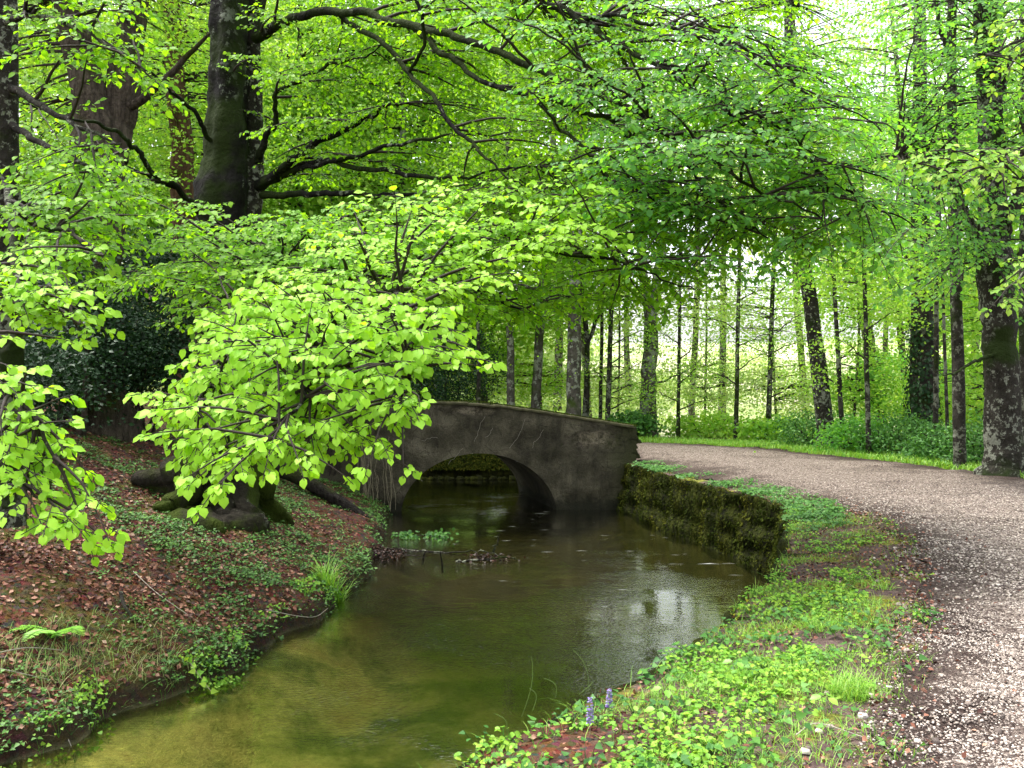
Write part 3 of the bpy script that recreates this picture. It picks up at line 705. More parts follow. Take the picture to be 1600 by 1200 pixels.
# upper canopy, seen from below: layered drooping sprays
K_NEAR, K_MID, K_COOL = 0, 1, 2
fill(CR, [(380, -60), (1000, -60), (1050, 330), (700, 300), (420, 300), (400, 100)], 90, (11.2, 13.6), K_MID, .078, leafL=1.5, tw=.5, face=(.1, -.45, -.1), pick=3)
fill(CR, [(700, -60), (1250, -60), (1300, 150), (1300, 400), (900, 360), (760, 200)], 95, (8.8, 12), K_MID, .074, leafL=1.4, tw=.48, face=(.1, -.5, -.1), pick=3)
fill(CR, [(950, 60), (1330, 100), (1420, 260), (1420, 430), (1000, 430), (900, 250)], 95, (7.2, 10.8), K_COOL, .071, leafL=1.3, tw=.45, face=(.25, -.4, .3), pick=3)
fill(CR, [(380, 330), (700, 290), (1080, 330), (1100, 480), (760, 500), (420, 430)], 95, (8.0, 11), K_MID, .078, leafL=1.4, tw=.5, face=(0, -.7, .1), pick=3)
fill(CR, [(420, 420), (640, 300), (900, 270), (930, 320), (850, 420), (700, 470), (560, 470)], 40, (6.4, 8.6), K_NEAR, .08, leafL=1.1, tw=.4, face=(0, -.9, .3), pick=2)
fill(CR, [(20, 230), (150, 240), (230, 290), (330, 330), (330, 420), (180, 470), (60, 400)], 38, (8.5, 11.5), K_MID, .085, leafL=1.3, tw=.45, face=(0, -.6, .1), pick=2)
fill(CR, [(230, 400), (330, 340), (480, 330), (560, 430), (400, 520), (280, 500)], 46, (7.4, 10.5), K_MID, .078, leafL=1.2, tw=.42, face=(0, -.8, .2), pick=3)
fill(CR, [(680, -20), (1100, -20), (1400, 180), (1420, 400), (1150, 400), (900, 260)], 42, (6.6, 8.6), K_COOL, .07, leafL=1.2, tw=.42, face=(.2, -.5, .3), pick=3, maxlen=2.6)
# the bright bough hanging before the trunk
cl = [(330, 500), (420, 440), (600, 440), (700, 480), (715, 545), (620, 590), (615, 660), (565, 710), (500, 715), (440, 710), (390, 730), (335, 770), (310, 740), (262, 680), (275, 600)]
fill(CR, cl, 225, (5.2, 7.0), K_NEAR, .076, leafL=.75, tw=.25, face=(0, -1.15, .1), flat=.75, droop=.75, pick=3, lsp=.042, maxlen=2.0)
for (u, v, D) in [(320, 800, 4.9), (300, 755, 5), (345, 770, 4.9), (245, 690, 5.1), (235, 630, 5.2), (250, 655, 5.1), (470, 745, 5), (535, 755, 5.1), (575, 740, 5.1), (655, 640, 5.2), (650, 660, 5.2), (765, 578, 6), (735, 560, 6), (745, 585, 5.9), (630, 740, 5.2), (415, 745, 5)]:
    CR.bough(P(u, v-14, D), K_NEAR, size=.076, leafL=.6, tw=.17, face=(0, -1, .35), droop=.5, lsp=.05, maxlen=1.6, spacing=.11)
CR.finish(T1, {0: 'bright_crown', 1: 'crown', 2: 'shaded_crown'}, {0: M['beech_near'], 1: M['beech'], 2: M['beech_right']})

# ================================================================= tree at the left edge
T4b = P(5, 700, 9.0); T4b[2] = float(h(T4b[0], T4b[1]))
T4 = thing('beech_tree', 'lichen-spotted beech cut by the left picture edge, its low bough over the bank', 'tree', T4b)
g = MB(); c = px_curve([(0, 820, 9, .26), (2, 760, 9, .2), (6, 600, 9, .165), (10, 400, 9, .15), (4, 200, 9, .15), (4, 0, 9, .14), (-10, -300, 9, .1), (0, -560, 9, .05)], 8)
g.tube(c[:, :3], c[:, 3], 18, .09); g.build('trunk', M['lichen_bark'], T4)
C4 = Crown(); C4.skel(c[16:])
for pl in [[(6, 130, 9, .05), (40, 150, 8.8, .04), (80, 175, 8.5, .03), (130, 200, 8.2, .02), (190, 230, 8, .008)],
           [(8, 190, 9, .04), (50, 215, 8.7, .032), (90, 235, 8.4, .024), (150, 270, 8, .012)],
           [(8, 300, 9, .045), (30, 335, 8.3, .036), (70, 352, 7.6, .028), (110, 362, 7, .018), (160, 400, 6.6, .008)],
           [(-10, 420, 9, .05), (-90, 430, 7.6, .04), (-110, 480, 6.2, .03), (-40, 560, 5.3, .02), (40, 640, 4.9, .014), (90, 730, 4.7, .008)],
           [(-40, 560, 5.3, .018), (-30, 650, 5, .014), (20, 740, 4.8, .01), (90, 800, 4.6, .006)],
           [(0, 40, 9, .04), (60, 20, 8.5, .03), (150, 60, 8, .02), (230, 110, 7.7, .01)],
           [(8, 280, 9, .04), (30, 420, 7, .03), (60, 470, 6.4, .02), (120, 500, 6.1, .01)]]:
    C4.skel(limb_obj(pl, T4, M['dark_bark'], 7, .02))
fill(C4, [(30, -40), (200, -60), (250, 60), (280, 180), (180, 130), (120, 90), (30, 90)], 20, (7.4, 8.8), 1, .08, leafL=1.0, tw=.36, face=(0, -.7, .1), pick=2)
fill(C4, [(25, 250), (150, 260), (230, 340), (170, 430), (20, 420)], 34, (6.6, 8.6), 1, .08, leafL=1.0, tw=.36, face=(0, -.7, .2), pick=2)
fill(C4, [(0, 390), (90, 400), (150, 480), (160, 545), (60, 520), (0, 480)], 22, (5.8, 6.8), 0, .08, leafL=.8, tw=.27, face=(0, -.9, .3), pick=2)
fill(C4, [(0, 560), (50, 575), (100, 620), (110, 700), (150, 760), (170, 850), (110, 850), (20, 790), (0, 760)], 30, (4.5, 5.1), 0, .078, leafL=.6, tw=.19, face=(0, -.9, .35), droop=.45, lsp=.05, pick=2, maxlen=1.3)
C4.finish(T4, {0: 'bright_crown', 1: 'crown'}, {0: M['beech_near'], 1: M['beech']}, M['twig'])

# ================================================================= generic background trees
def gz(x, y): return float(h(x, y))
def cloud(MBs, cen, rad, n, size, tp=CLUMP, face=(0, -.5, .6), flat=.35, per=26, sp=.55, hole=0.0, shell=.35):
    """leaves in flattened sprays scattered through an ellipsoid"""
    m = max(1, n//per)
    v = rng.normal(0, 1, (m, 3)); v = norm(v)*(U(shell, 1, m)**.5)[:, None]
    c = np.asarray(cen)+v*np.asarray(rad)
    tilt = rng.normal(0, .25, (m, 2))
    k = np.repeat(np.arange(m), per); q = rng.normal(0, 1, (m*per, 3))*sp*np.array([1, 1, .16])
    q[:, 2] += q[:, 0]*tilt[k, 0]+q[:, 1]*tilt[k, 1]-.18*(q[:, 0]**2+q[:, 1]**2)/sp
    O = c[k]+q; nn = len(O)
    A = norm(rng.normal(0, 1, (nn, 3))*[1, 1, .3]+[0, 0, -flat]); X, A, Z = frame(A, np.asarray(face)+rng.normal(0, .5, (nn, 3)))
    S_ = (size*U(.6, 1.2, nn))[:, None]
    rn = np.clip(U(0, .75, nn)+np.repeat(U(0, .35, m), per), 0, 1)
    MBs.inst(tp, O, X*S_, A*S_, Z*S_, 0, rn); return c
def tree(name, label, cat, trunk, limbs, clouds, bark, leaf, k=12, group=None, size=.14, twigs=.35, rough=.08, bare=()):
    u, v, D = trunk[0][0], trunk[0][1], trunk[0][2]
    b = P(u, v, D); b[2] = gz(b[0], b[1])
    t = thing(name, label, cat, b, group)
    c = px_curve(trunk, 7); c[0, 2] = min(c[0, 2], b[2]-.15)
    w = rng.normal(0, 1, (len(c), 3))*[1, 1, 0]; w = (w+np.roll(w, 1, 0)+np.roll(w, -1, 0))/3; c[:, :3] += w*c[:, 3:4]*.12
    g = MB(); g.tube(c[:, :3], np.maximum(c[:, 3], .004), k, rough); g.build('trunk', bark, t)
    S = [c[len(c)//3:, :3]]
    for pl in limbs:
        lc = limb_obj(pl, t, bark, 7, .03); S.append(lc[:, :3])
    S = np.vstack(S)
    if clouds or bare:
        lm = MB(); tw = MB()
        for (uu, vv, DD, rx, ry, rz, n) in clouds:
            cc = cloud(lm, P(uu, vv, DD), (rx, ry, rz), int(n*1.55), size*.76, CLUMP if size > .16 else LEAF4)
            for q in cc[rng.random(len(cc)) < twigs]:
                s0 = S[np.argmin(np.linalg.norm(S-q, axis=1)+.3*np.maximum(0, S[:, 2]-q[2]))]
                tt = np.linspace(0, 1, 6)[:, None]; L = np.linalg.norm(q-s0); mid = (s0+q)/2+[0, 0, .1*L]
                cv = (1-tt)**2*s0+2*tt*(1-tt)*mid+tt**2*q
                r = np.linspace(min(.035, .012+.006*L), .006, 6); tw.segs(cv[:-1], cv[1:], r[:-1], r[1:], 4)
        for (uu, vv, DD, du, dv, dD) in bare:
            s0 = P(uu, vv, DD); q = P(uu+du, vv+dv, DD+dD); tt = np.linspace(0, 1, 9)[:, None]
            cv = s0+(q-s0)*tt+np.array([0, 0, .12*np.linalg.norm(q-s0)])*tt*(1-tt)*2+rng.normal(0, .02, (9, 3)); cv[0] = s0
            r = np.linspace(.022, .005, 9); tw.segs(cv[:-1], cv[1:], r[:-1], r[1:], 4)
            for j in (3, 5, 7):
                e_ = cv[j]+(q-s0)*.25+rng.normal(0, .12, 3); tw.segs([cv[j]], [e_], .008, .004, 3)
                cloud(lm, e_, (.3, .3, .1), 80, size*.5, LEAF4)
            cloud(lm, q, (.45, .45, .15), 130, size*.5, LEAF4)
        if tw.n:
            lm.l += [a_+lm.n for a_ in tw.l]; lm.v += tw.v; lm.t += tw.t; lm.a += tw.a; lm.m += [m_+1 for m_ in tw.m]; lm.n += tw.n
        if lm.n: lm.build('crown', [leaf, M['twig']], t)
    return t
# left side, behind
tree('oak_tree', 'massive brown ridged trunk forking in two, behind the left-hand leaves', 'tree',
     [(150, 690, 16.5, .75), (148, 620, 16.5, .58), (148, 500, 16.5, .52), (150, 350, 16.5, .50), (158, 240, 16.5, .48), (150, 190, 16.4, .36), (135, 120, 16.4, .29), (112, 40, 16.3, .26), (90, -120, 16.2, .22), (60, -380, 16, .12)],
     [[(165, 250, 16.5, .40), (180, 185, 16.6, .35), (195, 120, 16.7, .32), (205, 40, 16.8, .28), (225, -100, 17, .22), (270, -350, 17, .1)],
      [(180, 185, 16.6, .1), (230, 150, 16.4, .08), (290, 90, 16.2, .05), (340, 40, 16, .02)]],
     [(100, -60, 17.5, 3.5, 2.5, 2.2, 5000), (260, -80, 18, 3, 2.5, 2, 4000), (60, 140, 18.5, 2, 1.5, 1.4, 2200)], M['oak_bark'], M['back'], 20, rough=.07)
tree('pine_tree', 'reddish slender trunk standing between the forked oak and the great beech', 'tree',
     [(290, 640, 21, .45), (290, 500, 21, .34), (290, 380, 21, .33), (288, 300, 21, .3), (283, 200, 21, .25), (272, 100, 21, .22), (268, 0, 21, .2), (262, -250, 21, .12)],
     [[(288, 240, 21, .1), (275, 200, 20.8, .08), (262, 178, 20.6, .05), (240, 160, 20.4, .02)], [(272, 100, 21, .08), (285, 50, 20.8, .06), (300, 10, 20.6, .03)]],
     [(290, 120, 22, 2.5, 2, 2.2, 5200), (300, -60, 22, 3, 2, 2.4, 4500), (300, 260, 21.5, 1.5, 1.2, 1.1, 1800)],
     barkmat('red_bark', (.06, .03, .02), (.20, .11, .075), (.25, .2, .15), .2, (.05, .05, .01), .3, True), M['back'], 14)
def backtree(label, u, vb, D, r, lean=0, top=-250, clouds=None, bark='grey_bark', leaf='back', n=9000, group='trees beyond the stream', size=.15, limbs=(), bare=(), name='beech_tree', vc=180):
    tr = [(u, vb, D, r*1.35), (u+lean*.05, vb-25, D, r*1.08), (u+lean*.3, vb-130, D, r*.97), (u+lean*.6, vb-260, D, r*.85), (u+lean, vb-400, D, r*.72), (u+lean*1.3, top, D, r*.3)]
    cl = clouds if clouds is not None else [(u+lean, vc, D+.8, 3.2, 2.4, 2.6, n//2), (u+lean*1.2, vc-180, D+.5, 3.4, 2.4, 2.6, n//2)]
    return tree(name, label, 'tree', tr, list(limbs), cl, M[bark], M[leaf], 12, group, size, bare=bare)
GB = 'trees beyond the stream'
backtree('upright grey lichened trunk rising straight behind the middle of the bridge parapet', 897, 655, 26, .21, 4, bark='grey_bark')
tree('forked_tree', 'thin dark tree forking into a Y just right of the grey trunk behind the bridge', 'tree',
     [(915, 662, 27, .12), (917, 600, 27, .09), (917, 535, 27, .085), (912, 470, 27, .07), (905, 420, 27, .06), (890, 300, 27, .03)],
     [[(917, 545, 27, .07), (928, 510, 27, .06), (937, 480, 27, .055), (945, 440, 27, .045), (960, 380, 27, .03)]],
     [(920, 380, 27.5, 1.6, 1.4, 1.0, 1300)], M['dark_bark'], M['back'], 8, GB)
backtree('thin stem standing just left of its close twin behind the bridge parapet end', 938, 668, 27.5, .055, 6, top=250, clouds=[(945, 430, 27.5, 1, 1, .7, 500)], bark='dark_bark', name='sapling')
backtree('dark crooked stem with many bare side twigs behind the bridge parapet end', 949, 672, 26.5, .075, 14, top=250, clouds=[(965, 440, 26.5, 1.1, 1, .7, 600)], bark='dark_bark', name='sapling',
         bare=[(950, 620, 26.5, 80, -30, 0), (951, 600, 26.5, 70, -40, .5), (952, 570, 26.5, 60, -30, 0), (953, 640, 26.5, 60, -20, -.3), (955, 540, 26.5, 60, -25, 0), (950, 600, 26.5, -30, -30, 0)])
backtree('mottled slim trunk behind the crown of the bridge', 798, 645, 27, .115, -4, clouds=[(795, 300, 28, 2.5, 2, 2.0, 4200)], bark='grey_bark')
backtree('short trunk leaning right behind the bridge, two-toned and half covered by leaves', 835, 655, 27.5, .14, 28, clouds=[(850, 330, 28.5, 2.5, 2, 2.2, 4200)], bark='grey_bark')
tree('forked_tree', 'grey tree splitting into two stems above its middle, at the far edge of the path', 'tree',
     [(1010, 676, 27, .38), (1012, 660, 27, .27), (1015, 600, 27, .24), (1017, 530, 27, .22), (1014, 480, 27, .17), (1004, 420, 27, .15), (1000, 350, 27, .13), (990, 100, 27, .07)],
     [[(1017, 500, 27, .17), (1024, 460, 27, .15), (1031, 410, 27, .15), (1040, 340, 27, .12), (1060, 150, 27, .06)], [(1020, 470, 27, .04), (1060, 430, 26.8, .035), (1100, 400, 26.6, .02)], [(1022, 600, 27, .035), (1050, 590, 26.7, .03), (1085, 570, 26.5, .02), (1130, 520, 26.3, .01)]],
     [(1000, 220, 28, 2.6, 2.4, 1.8, 2200), (1040, 40, 28, 3, 2.4, 2.2, 1400)], M['grey_bark'], M['back'], 14, GB)
backtree('leaning lichened trunk tilting left above the far edge of the path', 1292, 694, 22, .20, -52, clouds=[(1225, 180, 23, 3, 2.2, 1.9, 3800), (1215, 20, 23, 3, 2.2, 1.6, 2600)], bark='lichen_bark', leaf='beech_right', size=.12)
backtree('very thin straight sapling nearest the two-stemmed tree at the path edge', 1060, 672, 26, .05, 4, top=430, clouds=[], bark='dark_bark', name='sapling', bare=[(1062, 600, 26, 45, -35, 0), (1062, 630, 26, -50, -20, 0), (1063, 560, 26, 50, -30, 0), (1063, 540, 26, -45, -25, 0), (1062, 640, 26, 60, -15, 0)])
backtree('straight thin sapling halfway between the two-stemmed tree and the leaning trunk', 1150, 680, 25, .06, 8, top=300, clouds=[], bark='dark_bark', name='sapling', bare=[(1152, 580, 25, 50, -30, 0), (1153, 600, 25, -60, -20, 0), (1154, 540, 25, 60, -20, 0), (1155, 520, 25, -60, -30, 0), (1156, 470, 25, 45, -20, 0), (1157, 450, 25, -45, -30, 0)])
backtree('bent thin sapling left of the leaning trunk, bowed near its foot', 1200, 684, 25, .07, 14, top=250, clouds=[], bark='dark_bark', name='sapling', bare=[(1206, 620, 25, 70, -30, 0), (1208, 560, 25, -60, -25, 0), (1209, 550, 25, 65, -20, 0), (1210, 500, 25, -55, -20, 0), (1212, 520, 25, 55, -35, 0), (1214, 460, 25, 40, -30, 0)])
backtree('wavy thin sapling right of the leaning trunk', 1316, 690, 21, .055, -22, top=250, clouds=[(1290, 380, 21, 1, 1, .8, 700)], bark='dark_bark', name='sapling', bare=[(1312, 560, 21, 50, -30, 0), (1310, 520, 21, 40, -10, 0), (1308, 600, 21, -40, -20, 0)])
backtree('slim upright sapling midway between the leaning trunk and the ivy-clad tree', 1357, 706, 20, .055, -10, top=250, clouds=[(1350, 400, 20, 1, 1, .8, 700)], bark='dark_bark', name='sapling', bare=[(1350, 560, 20, -40, -30, 0), (1350, 520, 20, 50, -35, 0)])
tree('leaning_tree', 'small far trunk tilting left beyond the slim saplings', 'tree', [(1372, 600, 34, .28), (1365, 570, 34, .24), (1358, 545, 34, .24), (1352, 500, 34, .2), (1345, 420, 34, .14), (1340, 300, 34, .08)], [], [(1350, 380, 34.5, 2, 1.5, 1.4, 1200)], M['grey_bark'], M['back'], 9, GB)
TI = backtree('thick old trunk clad in dark ivy, right of the saplings behind the path', 1442, 700, 21, .27, -4, clouds=[(1440, 230, 22, 2.6, 2, 1.6, 3000), (1450, 80, 22, 2.6, 2, 1.6, 2200)], bark='dark_bark', leaf='beech_right', size=.12,
              limbs=[[(1440, 420, 21, .16), (1425, 400, 20.9, .12), (1410, 395, 20.8, .06)], [(1442, 430, 21, .15), (1455, 415, 20.9, .12), (1462, 405, 20.8, .06)]])
g = MB(); n = 3000; th = U(0, 6.28, n); z = U(-.2, 1.0, n)**2*3.2+.8; b = P(1442, 700, 21); rr = .34+.06*rng.normal(0, 1, n)
o = np.stack([b[0]+np.cos(th)*rr, b[1]+np.sin(th)*rr, z+gz(b[0], b[1])-.8], -1); out = np.stack([np.cos(th), np.sin(th), .3+0*th], -1)
A_ = norm(np.array([0, 0, -1])+rng.normal(0, .5, (n, 3))); X, A_, Z = frame(A_, out); L = U(.06, .11, n)[:, None]; g.inst(IVY, o, X*L, A_*L, Z*L); g.build('ivy', M['dark'], TI)
backtree('thin stem just left of the dark straight trunk, meeting a leaning twin overhead', 1461, 722, 19, .055, 4, top=150, clouds=[(1465, 400, 19, .8, .8, .8, 500)], bark='dark_bark', name='sapling')
backtree('thinnest curved stem between its neighbour sapling and the dark straight trunk', 1482, 726, 18.6, .035, -14, top=250, clouds=[(1470, 420, 18.6, .6, .6, .6, 350)], bark='dark_bark', name='sapling')
tree('hornbeam_tree', 'straight dark smooth trunk left of the large lichened trunk at the right', 'tree',
     [(1502, 735, 17, .17), (1500, 720, 17, .125), (1498, 600, 17, .115), (1494, 450, 17, .11), (1490, 330, 17, .1), (1488, 200, 17, .09), (1487, 80, 17, .085), (1490, -40, 17, .08), (1495, -260, 17, .04)],
     [[(1489, 110, 17, .05), (1478, 70, 16.9, .045), (1466, 35, 16.8, .04), (1460, -30, 16.8, .03)], [(1488, 160, 17, .04), (1475, 140, 16.8, .03), (1462, 137, 16.6, .015)], [(1495, 480, 17, .03), (1505, 430, 16.9, .02), (1510, 400, 16.8, .01)]],
     [(1470, 130, 17.5, 2.0, 1.6, 1.3, 2600), (1500, -60, 17.5, 2.0, 1.6, 1.3, 2000)], M['dark_bark'], M['beech_right'], 12, None, .10)
TR = tree('beech_tree', 'large mottled trunk blotched with pale lichen at the right edge of the path', 'tree',
     [(1572, 752, 15.6, .46), (1571, 735, 15.6, .34), (1570, 680, 15.6, .30), (1568, 600, 15.6, .29), (1562, 520, 15.6, .27), (1555, 450, 15.6, .28), (1550, 385, 15.6, .30), (1553, 340, 15.6, .24), (1550, 250, 15.6, .21), (1545, 150, 15.6, .20), (1540, 40, 15.6, .19), (1525, -120, 15.6, .16), (1510, -400, 15.6, .08)],
     [[(1545, 405, 15.6, .17), (1530, 375, 15.5, .12), (1515, 345, 15.4, .1), (1495, 300, 15.2, .085), (1480, 275, 15, .07), (1450, 260, 14.8, .05), (1400, 240, 14.5, .025)],
      [(1560, 400, 15.6, .14), (1570, 360, 15.5, .12), (1585, 320, 15.4, .1), (1605, 250, 15.3, .08), (1640, 100, 15.2, .05)],
      [(1550, 160, 15.6, .08), (1565, 140, 15.5, .06), (1572, 120, 15.5, .045), (1590, 60, 15.4, .03)],
      [(1556, 556, 15.5, .035), (1535, 560, 15.3, .03), (1515, 568, 15.1, .026), (1492, 585, 14.8, .018), (1474, 588, 14.6, .01)]],
     [], M['lichen_bark'], M['beech_right'], 22, None)
CT = Crown()
CT.skel(np.column_stack([smooth([P(1545, 150, 15.6), P(1540, 40, 15.6), P(1525, -120, 15.6)], 12), np.full(25, .05)]))
CT.skel(np.column_stack([smooth([P(1545, 405, 15.6), P(1495, 300, 15.2), P(1450, 260, 14.8), P(1400, 240, 14.5)], 12), np.full(37, .04)]))
CT.skel(np.column_stack([smooth([P(1570, 360, 15.5), P(1605, 250, 15.3), P(1640, 100, 15.2)], 12), np.full(25, .05)]))
fill(CT, [(1380, -40), (1640, -40), (1640, 330), (1560, 420), (1400, 400), (1400, 180)], 60, (13.2, 16), 1, .095, leafL=1.5, tw=.5, face=(0, -.5, .2), pick=4, maxlen=3, lsp=.06)
fill(CT, [(1520, 330), (1640, 330), (1640, 520), (1590, 500)], 9, (14, 16), 1, .09, leafL=1.1, tw=.4, face=(0, -.5, .2), pick=3, maxlen=2, lsp=.06)
fill(CT, [(1340, 380), (1540, 380), (1520, 470), (1380, 480)], 12, (14, 16), 1, .09, leafL=1.1, tw=.4, face=(0, -.5, .2), pick=3, maxlen=3, lsp=.06)
CT.finish(TR, {1: 'crown'}, {1: M['beech_right']})
# a low bough from a tree right of the frame
t = thing('beech_bough_tree', 'yellow-green sprays reaching in from the right edge before the lichened trunk', 'tree', P(1860, 790, 9)*[1, 1, 0]+[0, 0, 1.15])
g = MB(); c = px_curve([(1860, 770, 9, .2), (1856, 500, 9, .15), (1850, 200, 9, .13), (1840, -300, 9, .05)], 6); g.tube(c[:, :3], c[:, 3], 12, .08); g.build('trunk', M['dark_bark'], t)
CB = Crown(); CB.skel(c)
for pl in [[(1855, 300, 9, .05), (1740, 250, 8.4, .04), (1640, 230, 7.9, .025), (1560, 250, 7.5, .012), (1500, 290, 7.2, .006)], [(1855, 450, 9, .04), (1740, 380, 8.6, .03), (1640, 400, 8.3, .02), (1590, 440, 8, .008)], [(1850, 200, 9, .04), (1700, 60, 8.4, .03), (1600, 60, 8, .015), (1540, 90, 7.7, .006)]]:
    CB.skel(limb_obj(pl, t, M['dark_bark'], 7, .02))
fill(CB, [(1380, 240), (1500, 230), (1620, 230), (1620, 330), (1500, 300)], 12, (6.9, 7.8), 0, .075, leafL=.8, tw=.28, face=(0, -.5, -.2), pick=2, maxlen=1.6, lsp=.055)
fill(CB, [(1560, 400), (1620, 400), (1620, 480), (1540, 500)], 5, (7.6, 8.2), 0, .07, leafL=.6, tw=.2, face=(0, -.7, 0), pick=2, maxlen=1.2, lsp=.05)
fill(CB, [(1520, 40), (1640, 0), (1640, 130), (1560, 140)], 7, (7.4, 8.2), 0, .07, leafL=.8, tw=.28, face=(0, -.5, -.2), pick=2, maxlen=1.6, lsp=.05)
CB.finish(t, {0: 'crown'}, {0: M['back']})
backtree('dark thin trunk at the extreme right edge behind the lichened trunk', 1600, 742, 17, .08, -2, clouds=[(1610, 250, 17.5, 1.2, 1.2, 1.0, 1000)], bark='dark_bark', size=.1)
# dark-limbed tree behind the bridge whose branch reaches right
tree('holly_tree', 'black slim stem with level dark branches behind the left half of the bridge', 'tree',
     [(747, 650, 27, .09), (748, 560, 27, .055), (747, 480, 27, .05), (752, 430, 27, .04), (765, 405, 27, .03), (775, 330, 27, .015)],
     [[(748, 478, 27, .045), (765, 485, 26.8, .035), (800, 487, 26.6, .03), (850, 487, 26.4, .02), (880, 490, 26.2, .01)],
      [(748, 455, 27, .04), (775, 448, 26.8, .032), (810, 444, 26.6, .03), (850, 450, 26.4, .025), (900, 440, 26.2, .02), (960, 420, 26, .01)],
      [(748, 470, 27, .03), (730, 468, 26.9, .025), (700, 480, 26.8, .012)]],
     [(850, 470, 26.4, 1.5, 1, .35, 1500), (760, 470, 26.6, 1, 1, .5, 500), (930, 425, 26.2, .9, .8, .3, 600)], M['dark_bark'], M['beech'], 8, None, .13)
# bright understorey and dark evergreens
def shrub(name, label, u, v, D, rx, ry, rz, n, mat, size, group=None, stems=5, shell=.2):
    p = P(u, v, D); z0 = gz(p[0], p[1]); t = thing(name, label, 'shrub' if name != 'bramble_bush' else 'bush', (p[0], p[1], z0), group)
    g = MB()
    for i in range(stems):
        a = U(0, 6.28); e_ = np.array([p[0]+math.cos(a)*rx*.6, p[1]+math.sin(a)*ry*.6, z0+max(.4, (p[2]-z0))+rz*.4])
        s0 = np.array([p[0]+U(-.1, .1), p[1]+U(-.1, .1), z0-.1]); tt = np.linspace(0, 1, 8)[:, None]; cv = s0+(e_-s0)*tt+rng.normal(0, .04, (8, 3)); r = np.linspace(.035, .008, 8)
        g.segs(cv[:-1], cv[1:], r[:-1], r[1:], 5)
    g.build('stem', M['twig'], t)
    g = MB(); cloud(g, p, (rx, ry, rz), int(n*1.2), size*.85, LEAF4 if size < .12 else CLUMP, (0, -.5, .5), .4, 22, .28, shell=shell); g.build('foliage', mat, t); return t
shrub('holly_shrub', 'dark glossy evergreen filling the gap between the forked oak and great beech', 235, 470, 18, 1.9, 1.2, 1.6, 16000, M['dark'], .10)
shrub('holly_shrub', 'dark evergreen thicket below the left-edge leaves, in front of the oak foot', 90, 500, 15.5, 1.5, 1.0, 1.5, 14000, M['dark'], .09)
shrub('holly_shrub', 'dark ivy-like bush low between the slim stem and great beech', 190, 560, 17, 1.3, .8, .65, 7000, M['dark'], .09)
shrub('holly_shrub', 'dark bush at the left picture edge behind the hanging bough', 0, 560, 13, 1.3, .9, 1.1, 7000, M['dark'], .09)
shrub('yew_shrub', 'black-green evergreen mass above the left shoulder of the bridge', 690, 575, 28, 1.9, 1.2, 1.5, 9000, M['dark'], .10)
shrub('yew_shrub', 'dark evergreen right of the great beech, mostly behind the hanging bough', 515, 550, 19.5, 1.6, 1.2, 1.3, 9000, M['dark'], .11)
shrub('laurel_shrub', 'glossy mid-green shrub with pale leaf glints behind the left end of the bridge', 640, 530, 29, 2.2, 1.0, 1.7, 7000, M['under'], .11)
tree('sapling', 'bare slim stem in front of the dark hollow on the left bank', 'tree', [(127, 705, 15, .06), (132, 640, 15, .05), (135, 560, 15, .045), (140, 450, 15, .03)], [], [], M['oak_bark'], M['back'], 8)
UG = 'bushes along the far side of the path'
for i, (lab, u, v, D, rx, rz, n, mt) in enumerate([
    ('low leafy bush between the two thin saplings by the two-stemmed tree', 1105, 668, 27.5, 1.3, .5, 2500, 'back'),
    ('loose bush at the foot of the bent sapling', 1205, 668, 25, 1.0, .4, 2000, 'back'),
    ('dark green bush around the foot of the leaning trunk', 1270, 670, 22.6, .95, .55, 3000, 'under'),
    ('dense bush between the leaning trunk and slim upright sapling', 1335, 675, 20.8, .75, .45, 2600, 'beech_right'),
    ('bluish green bush beneath the ivy-clad trunk', 1400, 685, 20.3, .9, .65, 4000, 'under'),
    ('dark bush between the ivy-clad trunk and dark straight trunk', 1468, 700, 18.6, .6, .55, 3200, 'under'),
    ('leafy bush between the dark straight trunk and large lichened trunk', 1530, 690, 17.5, .5, .65, 2600, 'under'),
    ('tall airy bush behind the slim saplings', 1400, 600, 27, 2.0, 1.1, 3000, 'beech_right'),
    ('bush hugging the foot of the two-stemmed tree', 985, 660, 26.4, .7, .35, 1600, 'under')]):
    shrub('bramble_bush', lab, u, v, D, rx, rx*.7, rz, n, M[mt], .09 if D < 24 else .12, UG)
